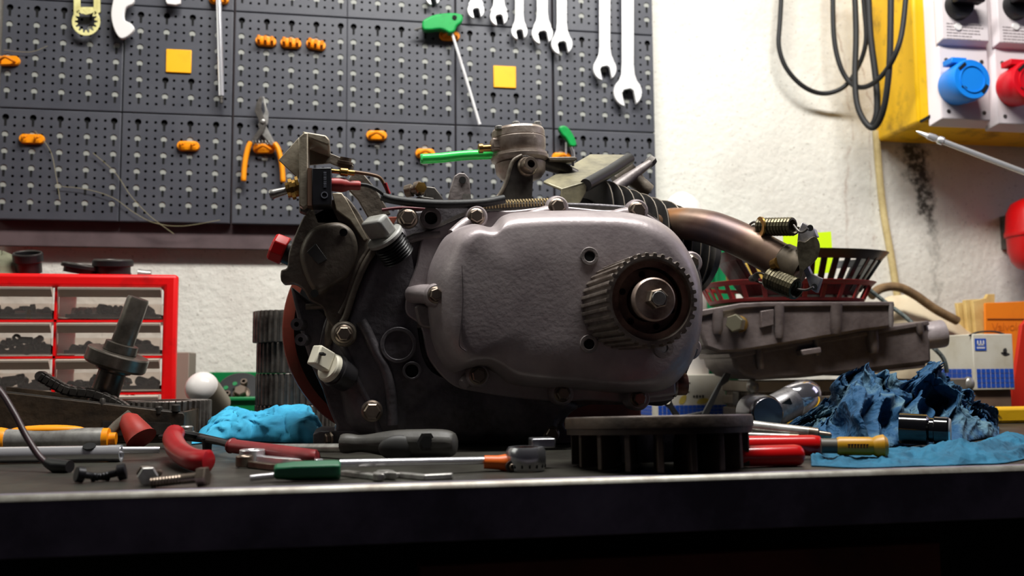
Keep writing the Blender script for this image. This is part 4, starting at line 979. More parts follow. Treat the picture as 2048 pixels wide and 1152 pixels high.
def cabinet():
    xr = P(353, 650, YC).x; zt = P(353, 549, YC).z; xl = xr - .345
    t = thing('drawer_cabinet', 'red steel drawer cabinet with clear plastic drawers at the left', 'drawer cabinet', ((xl+xr)/2, YC+.06, ZT))
    fw = .0165; D = .075
    inn = lambda y, m, k: [(xl+m, y, ZT+k), (xr-m, y, ZT+k), (xr-m, y, zt-k), (xl+m, y, zt-k)]
    b = B()
    out = lambda y, m=0: [(xl+m, y, ZT+m), (xr-m, y, ZT+m), (xr-m, y, zt-m), (xl+m, y, zt-m)]
    b.loft([out(YC), out(YC+.012), out(YC+.012, .0145), out(YC, .0145)], False, False, wrap=True)
    b.build('front_bezel', M_cabred, t, bevel=.004, seg=3)
    b = B(); b.loft([inn(YC+.0118, .0125, .0008), inn(YC+D, .0125, .0008), inn(YC+D, .0145, .0030), inn(YC+.0118, .0145, .0030)], False, False, wrap=True)
    b.build('body', M_cabred, t, bevel=.0005)
    rows = [P(353, v, YC).z for v in (571, 641.5, 713, 786)] + [ZT+.0145]
    cols = [(xl+.0145, P(-150, 650, YC).x), (P(-150, 650, YC).x, P(105.5, 650, YC).x), (P(109.5, 650, YC).x, xr-.0145)]
    cols = [(xl+.0145, xl+.118), (xl+.119, P(105, 650, YC).x), (P(110, 650, YC).x, xr-.0145)]
    for i in range(1, 4):
        b = B(); b.box(((xl+xr)/2, YC+D/2+.002, rows[i]), (xr-xl-.029, D-.004, .0026)); b.build('shelf', M_cabred, t, smooth=0)
    for xx in (P(107.5, 650, YC).x, xl+.1185):
        b = B(); b.box((xx, YC+D/2+.002, (ZT+zt)/2), (.0026, D-.004, zt-ZT-.029)); b.build('divider', M_cabred, t, smooth=0)
    rnd = random.Random(3)
    for ci, (a, c) in enumerate(cols[1:]):
        for r in range(4):
            top, bot = rows[r]-.0022, rows[r+1]+.0022
            w = c-a-.004; m = (a+c)/2
            b = B(); b.box((m, YC+.0040, (top+bot)/2), (w, .0016, top-bot)); d_ = b.build('drawer', M_clear, t, smooth=0)
            b = B(); b.box((m, YC+.036, bot+.001), (w, .062, .0014)); b.build('drawer_floor', M_clear, d_, smooth=0)
            b = B(); b.box((m, YC+.067, bot+.010), (w, .0014, .020)); b.build('drawer_back', M_clear, d_, smooth=0)
            b = B(); b.prism([(a+.002, YC+.0032, top), (a+.002, YC-.003, top-.001), (a+.002, YC-.0025, top-.003), (a+.002, YC+.0032, top-.0105)], (w, 0, 0)); b.build('pull_lip', M_frost, d_, smooth=0)
            # contents: a heap of small dark parts
            heap(a, c, bot, (.011, .017, .015, .012)[r] if ci == 0 else (.010, .011, .012, .010)[r], rnd, r, ci); continue
            b = B(); hgt = (.013, .020, .018, .012)[r] if ci == 0 else (.010, .012, .013, .010)[r]
            nx = 16; g = []
            for i in range(nx):
                row_ = []
                for j in range(8):
                    x = a+.006+(w-.008)*i/(nx-1); y = YC+.014+.046*j/7
                    e = min(1, i/2, (nx-1-i)/2, j/1.5, (7-j)/1.5)
                    z = bot+.003+hgt*e*(.55+.8*abs(fbm((x*46+r*3.1, y*40, ci*9+r))))
                    row_.append(b.bm.verts.new((x, y, z)))
                g.append(row_)
            for i in range(nx-1):
                for j in range(7): b.face([g[i][j], g[i+1][j], g[i+1][j+1], g[i][j+1]])
            n_ = ('top', 'second', 'third', 'lowest')[r]
            b.build('machine_parts', M_parts, label='heap of small dark machine parts in the %s %s clear drawer' % (n_, ('left', 'right')[ci]), cat='machine parts', kind='stuff', smooth=30)
    # two recognisable pieces in the top drawers
    q = P(32, 628, YC+.02); e = P(100, 632, YC+.02)
    t2 = thing('hose_fitting', 'zinc hose fitting with hex collar lying in the top left drawer', 'fitting', z0(q)+Vector((0, 0, rows[1]-ZT+.005)))
    ax = (e-q).normalized(); L_ = (e-q).length
    b = B(); b.lathe([(0, .0035), (L_*.3, .0035), (L_*.31, .005), (L_*.4, .005), (L_*.41, .0038), (L_, .0026)], q, ax, 16); b.build('tube', M_steel, t2)
    b = B(); b.lathe([(L_*.36, .0064), (L_*.47, .0064)], q, ax, 6); b.build('hex_collar', M_brass, t2, smooth=0)
    q = P(147, 628, YC+.024); 
    b = B(); pr = []
    for k in range(5): pr += [(k*.0054, .0098), (k*.0054+.0036, .0098), (k*.0054+.0037, .008), (k*.0054+.0053, .008)]
    b.lathe(pr, q + Vector((0, 0, -.003)), (1, 0, .02), 26); b.build('needle_bearing', M_steel, label='grooved steel needle bearing lying in the top right drawer', cat='bearing', smooth=20)
    return zt, xr
CZT, CXR = cabinet()
def ringtop(x, ybot, r, h, lab, ri=.72, tilt=(0, 0, 1), Y=YC+.036, name='dark_ring', flange=0):
    c = P(x, ybot, Y); tilt = Vector(tilt).normalized(); c.z = CZT + .0002 + .86*r*math.hypot(tilt.x, tilt.y)
    t = thing(name, lab, 'ring', c)
    b = B(); b.lathe_ring([(0, r*ri*.98), (0, r*.86), (h*.55, r*.86), (h*.62, r), (h, r), (h, r*ri), (h*.9, r*ri)], c, tilt, 44); b.build('ring_body', M_black, t, smooth=30)
    b = B(); b.lathe_ring([(h, r*ri), (h, r*.95), (h+.0012, r*.93), (h+.0012, r*(ri+.03))], c, tilt, 44); b.build('ring_lip', M_dsteel, t, smooth=30)
s = MPP(YC+.036, 50)
ringtop(58, 548, 28*s, .0205, 'tallest black ring cup on top of the red cabinet at the left', .84, (.0, -.34, 1))
ringtop(163, 548, 40*s, .009, 'flat black ring lying tilted on the red cabinet, middle one', .62, (.16, -.10, 1))
ringtop(226, 548, 39*s, .0155, 'flanged black ring on the red cabinet, right one', .6, (0, -.14, 1))
q = P(276, 546, YC+.05); q.z = CZT+.0055
b = B(); b.lathe_ring([(0, .0028), (0, .0054), (.003, .0054), (.0031, .005), (.0105, .005), (.0106, .0054), (.0135, .0054), (.0135, .0028)], q, (1, .1, -.08), 26); b.build('needle_bearing', M_steel, label='small needle bearing on the right end of the red cabinet top', cat='bearing', smooth=25)
q = P(252, 545, YC+.04); q.z = CZT
b = B(); b.lathe([(0, .0058), (.005, .0062), (.0062, .005)], q, (0, 0, 1), 6); b.build('hex_nut', M_steel, label='small light hex nut in front of the right black ring on the red cabinet', cat='nut', smooth=0)
# dusty rag at the far left on the cabinet
M_rag = mat('dusty_olive_rag', (120, 120, 98), .9, n=(30, .4, .7), col2=(84, 82, 66), bump=(200, .4))
b = B(); c = P(2, 548, YC+.055); c.z = CZT
loops = []
for k in range(9):
    a = k/8; zz = .026*(a**.8); rr = .034*(1-a)**.55 + .0008
    loops.append([Vector((c.x + rr*1.25*math.cos(2*math.pi*i/24)*(1+.25*fbm((i*.4, a*2, 1))), c.y + rr*math.sin(2*math.pi*i/24)*(1+.25*fbm((i*.4, a*2, 5))), CZT + zz*(1+.3*fbm((i*.3, a, 2))*a))) for i in range(24)])
b.loft(loops); b.build('cloth_rag', M_rag, label='olive grey rag on the left end of the red cabinet top', cat='rag', smooth=60)

# geared shaft leaning on the tray
M_shaft = mat('machined_dark_shaft', (106, 99, 91), .30, .6, n=(35, .36, .66), col2=(52, 47, 42), rvar=.1)
YS = .86
A, Z = P(184, 860, YS), P(277, 596, YS-.01)
sx = (Z-A).normalized(); LS = (Z-A).length; s = MPP(YS, 230)
def at(px_y): return (860-px_y)/(860-596)*LS
t = thing('gear_shaft', 'dark machined shaft with thick collar leaning in front of the red cabinet', 'shaft', z0(A))
t.location = Vector((A.x, A.y, min(A.z, ZT+.002))); ORG[t.name] = t.location.copy()
b = B(); b.lathe([(0, 27*s), (at(790), 27*s), (at(745), 26*s), (at(741), 34*s), (at(733), 34*s)], A, sx, 40); b.build('lower_journal', M_shaft, t, smooth=30)
b = B(); b.lathe([(at(734), 56*s), (at(730), 59*s), (at(708), 59*s), (at(705), 57*s)], A, sx, 56); b.build('collar', M_shaft, t, smooth=30, bevel=.0005)
b = B(); b.lathe([(at(706), 28*s), (at(704), 32*s), (at(688), 31*s), (at(687), 28*s)], A, sx, 40); b.build('shoulder', M_shaft, t, smooth=30)
b = B(); b.lathe([(at(688), 22*s), (at(600), 21*s), (at(596), 19.5*s)], A, sx, 40); b.build('upper_journal', M_shaft, t, smooth=30)
# rusty tilted tray
M_tray = mat('greasy_rusty_iron', (70, 56, 42), .5, .2, n=(26, .36, .66), col2=(24, 20, 16), bump=(70, .6))
M_trayr = mat('greasy_black_edge', (60, 56, 52), .5, .5, n=(60, .4, .7), col2=(34, 30, 28))
yt = .805
def tray():
    t = thing('iron_tray', 'greasy rust-brown iron tray lying across the bench at the left', 'tray', z0(P(150, 880, yt)))
    zb = ZT
    a, c = P(-60, 777, yt), P(366, 826, yt)
    e = P(362, 862, yt)
    b = B(); b.prism([a, c, P(369, 832, yt), P(368, 850, yt), Vector((P(340, 878, yt).x, yt, zb+.0005)), Vector((a.x, yt, zb+.0005))], (0, .004, 0)); b.build('front_wall', M_tray, t, bevel=.0006)
    b = B(); b.prism([a+Vector((0, .08, 0)), c+Vector((0, .08, 0)), Vector((c.x, yt+.08, zb+.0005)), Vector((a.x, yt+.08, zb+.0005))], (0, .003, 0)); b.build('back_wall', M_tray, t)
    b = B(); b.prism([(a.x, yt+.004, zb+.0005), (c.x-.01, yt+.004, zb+.0005), (c.x-.01, yt+.08, zb+.0005), (a.x, yt+.08, zb+.0005)], (0, 0, .003)); b.build('tray_floor', M_tray, t)
    b = B(); b.prism([c+Vector((-.004, .004, 0)), c+Vector((-.004, .08, 0)), Vector((c.x-.004, yt+.08, zb+.003)), Vector((c.x-.004, yt+.004, zb+.003))], (.003, 0, 0)); b.build('end_wall', M_tray, t)
    b = B(); b.tube([a+Vector((0, .002, 0)), c+Vector((0, .002, 0))], .0011, 8); b.build('top_edge', M_trayr, t)
    for x, y, r in ((352, 818, .0035), (318, 822, .0028), (205, 806, .0022)):
        q = P(x, y, yt+.002); b = B(); b.lathe([(-.002, r), (.003, r), (.004, r*.6)], q, (0, 0, 1), 10); b.build('nub', M_trayr, t)
    b = B(); b.prism(PL([(205, 842), (340, 846), (352, 868), (205, 872)], yt-.0015), (0, .002, 0)); b.build('flange_plate', M_trayr, t)
tray()
# chain lying over the tray edge
t = thing('drive_chain', 'short dark drive chain sloping down onto the iron tray', 'chain', z0(P(150, 780, yt+.035)))
q = spline([P(82, 752, yt+.035), P(110, 768, yt+.035), (P(140, 782, yt+.035)), P(190, 788, yt+.035), P(232, 806, yt+.03), P(250, 818, yt+.028)], 6)
for i in range(0, len(q)-1, 2):
    c = (q[i]+q[i+1])/2; d = (q[i+1]-q[i]).normalized()
    b = B(); b.lathe([(-.004, .0046), (.004, .0046)], c, (0, 1, 0), 14); b.build('roller', M_dsteel, t)
    if i+2 < len(q):
        e = q[i+2]; m = (c+e)/2; L_ = (e-c).length
        R_ = Matrix.Rotation(-math.atan2((e-c).z, (e-c).x), 3, 'Y')
        b = B(); b.box(m+Vector((0, -.005, 0)), (L_*1.25, .0014, .0062), R_); b.build('link_plate', M_trayr, t, bevel=.0005)
# toothed gear wheels
M_gear = mat('sintered_gear_steel', (108, 102, 96), .38, .5, n=(60, .38, .68), col2=(58, 50, 46))
def gear(c, r, h, n, lab, phase=0.0, group=None):
    prof = []
    for k in range(n):
        for f_, rr in ((-.5, .93), (-.24, .93), (-.14, 1), (.14, 1), (.24, .93)):
            a = 2*math.pi*(k+f_+phase)/n; prof.append((r*rr*math.cos(a), r*rr*math.sin(a)))
    t = thing('toothed_gear', lab, 'gear', c, group)
    L = lambda sc, z: [Vector((c[0]+x*sc, c[1]+y*sc, c[2]+z)) for x, y in prof]
    I = lambda rr, z: [Vector((c[0]+rr*x/math.hypot(x, y), c[1]+rr*y/math.hypot(x, y), c[2]+z)) for x, y in prof]
    b = B(); b.loft([I(r*.55, 0), L(.985, 0), L(1, .0008), L(1, h-.0008), L(.985, h), I(r*.55, h)], False, False, wrap=True); b.build('toothed_rim', M_gear, t, smooth=25)
    b = B(); b.lathe_ring([(h*.3, r*.2), (h*.3, r*.56), (h*.7, r*.56), (h*.7, r*.2)], c, (0, 0, 1), 40); b.build('hub', M_dsteel, t)
YG = .96
s = MPP(YG, 590); zs = [P(590, v, YG-.05).z for v in (812, 746, 683, 617)]
h3 = zs[3]-zs[2]; base_ = zs[0]-h3
zz = ZT + .0004; hs = [max(.004, zs[0]-zz)] + [zs[1]-zs[0], zs[2]-zs[1], zs[3]-zs[2]]
nm = ['lowest gear of the stack behind the blue cloth, mostly hidden', 'third gear down in the stack of toothed gears', 'second gear down in the stack of toothed gears', 'topmost gear in the stack beside the engine']
xo = [P(592, 700, YG), P(593, 700, YG), P(594, 700, YG), P(588, 700, YG)]
for i in range(4):
    gear((xo[i].x, YG, zz), (80 if i == 3 else 78)*s, hs[i]-.0003, 40, nm[i], .13*i, 'stacked toothed gears'); zz += hs[i]
c = P(330, 830, .915); zt_ = P(330, 803, .915-.04).z
gear((c.x, .915, ZT), 88*MPP(.915, 330), zt_-ZT, 44, 'single toothed gear lying between the tray and the blue cloth')
# white domed can
t = thing('white_can', 'white domed can lying beside the red cabinet', 'can', z0(P(405, 800, 1.03)))
A = P(430, 812, 1.035); Z = P(396, 765, 1.0); ax = (Z-A).normalized(); s = MPP(1.0, 400)
M_can = mat('glossy_white_paint', (222, 216, 212), .22)
M_canb = mat('grey_can_body', (138, 128, 112), .4, .2)
b = B(); L_ = (Z-A).length; r = 33*s
b.lathe([(0, r), (L_-.012, r), (L_-.010, r*1.01)], A, ax, 40); b.build('can_body', M_canb, t)
b = B(); b.lathe([(L_-.010+r*.9*math.sin(a), r*math.cos(a)) for a in [math.pi/2*k/10 for k in range(11)]], A, ax, 40); b.build('dome', M_can, t, smooth=60)
t.location.z = ZT
b = B(); b.box(Vector((P(356, 770, 1.12).x, 1.13, ZT+.04)), (.028, .05, .08)); b.build('carton', mat('grey_card', (132, 120, 108), .8), label='narrow grey carton between the red cabinet and the white can', cat='carton', bevel=.001)
# green bin with a black flange in it
M_gbin = mat('green_bin_plastic', (6, 118, 62), .4, n=(20, .5, .8), col2=(4, 92, 48))
def gbin():
    xl, xr = P(405, 780, 1.13).x, P(560, 780, 1.13).x; yf, yb = 1.125, 1.205
    zlip = P(470, 798, yf).z; zbk = P(470, 744, yb).z
    t = thing('green_bin', 'open-fronted green plastic parts bin against the wall', 'bin', ((xl+xr)/2, (yf+yb)/2, ZT))
    b = B(); b.box(((xl+xr)/2, (yf+yb)/2, ZT+.002), (xr-xl, yb-yf, .004)); b.build('bin_floor', M_gbin, t)
    b = B(); b.box(((xl+xr)/2, yf, (ZT+zlip)/2), (xr-xl, .003, zlip-ZT)); b.build('front_wall', M_gbin, t, bevel=.001)
    b = B(); b.box(((xl+xr)/2, yf-.001, zlip), (xr-xl+.002, .008, .005)); b.build('lip', M_gbin, t, bevel=.0015)
    b = B(); b.box(((xl+xr)/2, yb, (ZT+zbk)/2), (xr-xl, .003, zbk-ZT)); b.build('back_wall', M_gbin, t, bevel=.001)
    b = B(); b.box(((xl+xr)/2, yb-.003, zbk-.022), (xr-xl, .004, .004)); b.build('rib', M_gbin, t, bevel=.0006)
    for x in (xl, xr):
        b = B(); b.prism([(x, yf, ZT), (x, yb, ZT), (x, yb, zbk), (x, yb-.02, zbk), (x, yf, zlip)], (.003, 0, 0)); b.build('side_wall', M_gbin, t)
    c = P(478, 786, 1.165); s = MPP(1.165, 478)
    ax = Vector((-.1, -.8, .6)).normalized()
    t2 = thing('black_flange', 'round black flange with bolts lying in the green bin', 'flange', (c.x, c.y, ZT+.006))
    b = B(); b.lathe([(-.004, 44*s), (0, 45*s), (.004, 45*s), (.0055, 42*s)], c, ax, 48); b.build('disc', M_black, t2, smooth=30)
    for x, y in ((452, 776), (470, 768)):
        q = P(x, y, 1.158); b = B(); b.lathe([(0, .0028), (.001, .0028)], q, ax, 12); b.build('hole', M_gbin, t2)
    place(ME['socket'], 'bolt', t2, P(489, 768, 1.158), ax, .0042)
    place(ME['bolt'], 'bolt', t2, P(483, 788, 1.148), ax, .0072)
    place(ME['socket'], 'bolt', t2, P(456, 791, 1.146), ax, .0038)
gbin()
# --- crumpled blue shop cloths ------------------------------------------------
M_cloth = mat('blue_paper_cloth', (58, 168, 206), .8, n=(24, .35, .7), col2=(36, 132, 174)); crumple(M_cloth, 26, .45)
M_clothd = mat('soiled_blue_cloth', (12, 64, 100), .8, n=(30, .48, .70), col2=(84, 114, 124)); crumple(M_clothd, 70, .5)
def sheet(name, fn, nu, nv, m, lab, cat='cloth', thick=.0006):
    b = B(); g = [[b.bm.verts.new(fn(i/(nu-1), j/(nv-1))) for j in range(nv)] for i in range(nu)]
    for i in range(nu-1):
        for j in range(nv-1): b.face([g[i][j], g[i+1][j], g[i+1][j+1], g[i][j+1]])
    o = b.build(name, m, label=lab, cat=cat, smooth=180)
    sol = o.modifiers.new('thickness', 'SOLIDIFY'); sol.thickness = thick; sol.offset = 0
    return o
def ridg(p, o=4):
    v = 0; a = .5; f = 1
    for k in range(o):
        v += a*(1-abs(mnoise.noise(Vector(p)*f)*1.8)); a *= .5; f *= 2.05
    return v
def prof(xs, t):
    for (a, va), (c, vc) in zip(xs, xs[1:]):
        if t <= c:
            k = (t-a)/(c-a); k = k*k*(3-2*k); return va+(vc-va)*k
    return xs[-1][1]
def cloth_a(u, v):
    x = 385 + 268*u
    top = prof([(0, 868), (.12, 838), (.28, 812), (.45, 816), (.62, 808), (.85, 810), (1, 838)], u)
    yb = .775 + .02*math.sin(u*5) ; yk = .865
    f = max(0.0, min(1, v)); zt = P(x, top, .82).z - ZT
    hump = math.sin(math.pi*min(1, f*1.02))**.55 if f > 0 else 0
    e = min(1, u*7, (1-u)*9)
    y = yb + (yk-yb)*f
    z = zt*hump*(.25+.75*e)
    r1 = ridg((u*4.2+v*1.6, v*1.8-u, 3.3), 2); r2 = fbm((u*7, v*5, 1.7), 2)
    k = min(1, z/.012)
    z = max(.0008, z*(.72+.40*r1) + .004*r2*k)
    y += .012*(r1-.5)*k + .006*fbm((u*8, v*7, 9))*k
    q = P(x, 800, y); return (q.x + .006*fbm((u*7, v*6, 4))*k, y, ZT+z)
sheet('blue_cloth', cloth_a, 90, 50, M_cloth, 'light blue paper cloth bunched up left of the engine')
# ================================================================ things at the right of the bench
def text_mesh(s, size, name):
    cu = bpy.data.curves.new(name, 'FONT'); cu.body = s; cu.size = size; cu.extrude = .0002; cu.align_x = 'LEFT'
    o = bpy.data.objects.new(name, cu); COL.objects.link(o)
    bpy.context.view_layer.update()
    me = bpy.data.meshes.new_from_object(o.evaluated_get(bpy.context.evaluated_depsgraph_get()))
    bpy.data.objects.remove(o); bpy.data.curves.remove(cu); me.name = name
    return me
def write(s, size, loc, parent, m, rot=0.0, name='lettering', shear=0.0):
    me = text_mesh(s, size, name); me.materials.clear(); me.materials.append(m)
    me.transform(Matrix.Rotation(math.pi/2, 4, 'X')); me.transform(Matrix.Rotation(rot, 4, 'Y'))
    o = bpy.data.objects.new(name, me); COL.objects.link(o); o.parent = parent; o.location = Vector(loc)-ORG[parent.name]; ORG[o.name] = ORG[parent.name]
    return o
M_carton = mat('soiled_white_card', (206, 200, 186), .75, n=(14, .45, .75), col2=(176, 164, 140))
M_grid = mat('printed_blue', (24, 74, 172), .6)
M_ink = mat('black_ink', (44, 40, 40), .7)
M_ystain = mat('yellow_stain', (196, 170, 70), .8, n=(60, .4, .7), col2=(180, 160, 90))
def grid_front(par, x0, x1, z0_, z1, y, nc, nr, gap=.10):
    cw = (x1-x0)/nc; ch = (z1-z0_)/nr; b = B()
    for i in range(nc):
        for j in range(nr): b.box((x0+cw*(i+.5), y-.0002, z0_+ch*(j+.5)), (cw*(1-gap), .0004, ch*(1-gap)))
    b.build('blue_grid', M_grid, par, smooth=0)
def grid_side(par, y0, y1, z0_, z1, x, nc, nr, gap=.10):
    cw = (y1-y0)/nc; ch = (z1-z0_)/nr; b = B()
    for i in range(nc):
        for j in range(nr): b.box((x-.0002, y0+cw*(i+.5), z0_+ch*(j+.5)), (.0004, cw*(1-gap), ch*(1-gap)))
    b.build('blue_grid', M_grid, par, smooth=0)
# left white carton, behind the engine
def cartons():
    y = 1.055; xl, xr = P(1306, 800, y).x, P(1452, 800, y).x; zt = P(1380, 749, y).z; d = .03
    t = thing('white_carton', 'white carton with blue grid band behind the engine, left of the aluminium case', 'carton', ((xl+xr)/2, y+d/2, ZT))
    b = B(); b.box(((xl+xr)/2, y+d/2+.01, (ZT+zt)/2), (xr-xl, d+.02, zt-ZT)); b.build('carton_body', M_carton, t, bevel=.0012)
    zg = P(1380, 810, y).z
    grid_front(t, xl+.006, xr, ZT+.001, zg, y, 16, 3); grid_side(t, y+.004, y+d+.02, ZT+.001, zg, xl, 5, 3)
    for k, (x, yy, w) in enumerate(((1374, 766, .008), (1374, 784, .006))):
        b = B(); b.box(P(x, yy, y-.0002), (w, .0004, .0014)); b.build('printed_dash', M_ink, t)
    for k in range(4):
        b = B(); b.box(P(1388+k*6, 793, y-.0002), (.0022, .0004, .0036 if k % 2 else .0028)); b.build('printed_mark', M_ink, t)
    b = B(); b.prism(PL([(v.x, v.y) for v in spline([(1362, 794), (1372, 790), (1372, 800), (1366, 808), (1358, 806)], 3, True)], y-.0003), (0, .0002, 0)); b.build('stain', M_ystain, t)
    b = B(); b.prism(PL([(v.x, v.y) for v in spline([(1398, 799), (1412, 796), (1418, 800), (1410, 807), (1394, 807)], 3, True)], y-.0003), (0, .0002, 0)); b.build('stain', M_ystain, t)
    # right carton on a brown one
    y = 1.00; xl, xr = P(1946, 700, y).x, P(2026, 700, y).x; zt = P(1990, 668, y).z; zb = P(1985, 780, y).z
    t0 = thing('brown_carton', 'plain brown carton under the white carton at the right end', 'carton', ((xl+xr)/2, y+.045, ZT))
    b = B(); b.box(((xl+xr)/2, y+.047, (ZT+zb)/2), (xr-xl-.004, .085, zb-ZT-.0004)); b.build('carton_body', mat('brown_card', (110, 86, 70), .8, n=(20, .4, .7), col2=(84, 64, 50)), t0, bevel=.001)
    t = thing('white_carton', 'white carton with blue logo square and grid, standing on the brown carton', 'carton', ((xl+xr)/2, y+.045, zb))
    b = B(); b.box(((xl+xr)/2, y+.045, (zb+zt)/2), (xr-xl, .09, zt-zb)); b.build('carton_body', M_carton, t, bevel=.001)
    zg = P(1985, 737, y).z
    grid_front(t, xl+.003, xr-.001, zb+.0025, zg, y, 8, 4, .14); grid_side(t, y+.004, y+.088, zb+.0025, zg, xl, 9, 4)
    c = P(1961, 689, y-.0003); w = 25*MPP(y, 1961)
    b = B(); b.box(c, (w, .0006, w*.95)); lg = b.build('logo_square', M_grid, t, smooth=0)
    b = B()
    yy = y-.0007
    for dx in (-.26, 0, .26): b.box((c.x+dx*w, yy, c.z+.14*w), (.11*w, .0003, .36*w))
    b.box((c.x, yy, c.z-.02*w), (.63*w, .0003, .10*w)); b.build('logo_mark', M_white, lg, smooth=0)
    b = B()
    for k in range(6): b.box((c.x+(-.3+.12*k)*w, yy, c.z-.26*w), (.085*w, .0003, .13*w))
    b.build('logo_lettering', M_white, lg, smooth=0)
    b = B(); q = spline([P(1941, 671, y), P(1960, 664, y), P(1990, 663, y), P(2010, 668, y)], 5); b.tube([p+Vector((0, .002, 0)) for p in q], .0012, 6); b.build('raised_flap', M_ink, t)
    for pts in ([(2006, 700), (2012, 696), (2014, 704), (2010, 710)], [(2002, 706), (2008, 704), (2020, 708), (2010, 712)]):
        b = B(); b.prism([P(v.x, v.y, y-.0003) for v in spline(pts, 3, True)], (0, .0002, 0)); b.build('smudge', M_ink, t)
cartons()
# aluminium case
M_calu = mat('brushed_case_aluminium', (146, 136, 124), .42, .6, n=(30, .4, .7), col2=(128, 116, 104))
M_dia = mat('diamond_panel', (84, 74, 68), .5, .5, n=(260, .45, .58), col2=(132, 120, 108), bump=(500, .5))
YA = .955
def case():
    xl = P(1508, 800, YA).x; xr = P(1942, 800, YA).x; zt = P(1508, 762, YA).z; d = .085
    zt2 = P(1930, 735, YA).z
    t = thing('aluminium_case', 'flat aluminium tool case with framed edges under the two cast covers', 'tool case', ((xl+xr)/2, YA+d/2, ZT))
    H_ = zt-ZT
    b = B(); b.box(((xl+xr)/2, YA+d/2, ZT+H_/2), (xr-xl-.006, d-.006, H_-.004)); b.build('panel', M_dia, t, smooth=0)
    def bar(a, c, w, h): 
        a, c = Vector(a), Vector(c); m = (a+c)/2; e = c-a
        bb = B(); bb.box(m, (abs(e.x)+w, abs(e.y)+w, abs(e.z)+h)); return bb.build('edge_profile', M_calu, t, bevel=.0015)
    hw = .0135
    for zz, hh in ((zt-.006, .0135), (ZT+.006, .012), (ZT+H_*.48, .0105)):
        bar((xl, YA+.002, zz), (xr, YA+.002, zz), .004, hh); bar((xl+.002, YA, zz), (xl+.002, YA+d, zz), .004, hh)
    bar((xl+.004, YA+.001, ZT+.004), (xl+.004, YA+.001, zt-.004), .004, .004)
    b = B(); b.box(((xl+xr)/2, YA+d/2, zt-.001), (xr-xl-.002, d-.002, .002)); b.build('lid_top', M_calu, t)
    for x in (xl, xr):
        b = B(); b.sphere((x, YA+.003, zt-.006), .0075, (.9, .8, 1.1)); b.build('corner_cap', M_steel, t, smooth=60)
    for yy in (YA+d*.45,):
        b = B(); b.box((xl-.003, yy, ZT+H_*.52), (.004, .016, .016)); lt = b.build('latch', M_dsteel, t, bevel=.001)
    b = B(); b.box((xl+.026, YA-.003, ZT+H_*.40), (.014, .004, .014)); b.build('latch', M_dsteel, t, bevel=.001)
    return zt
ZCASE = case()
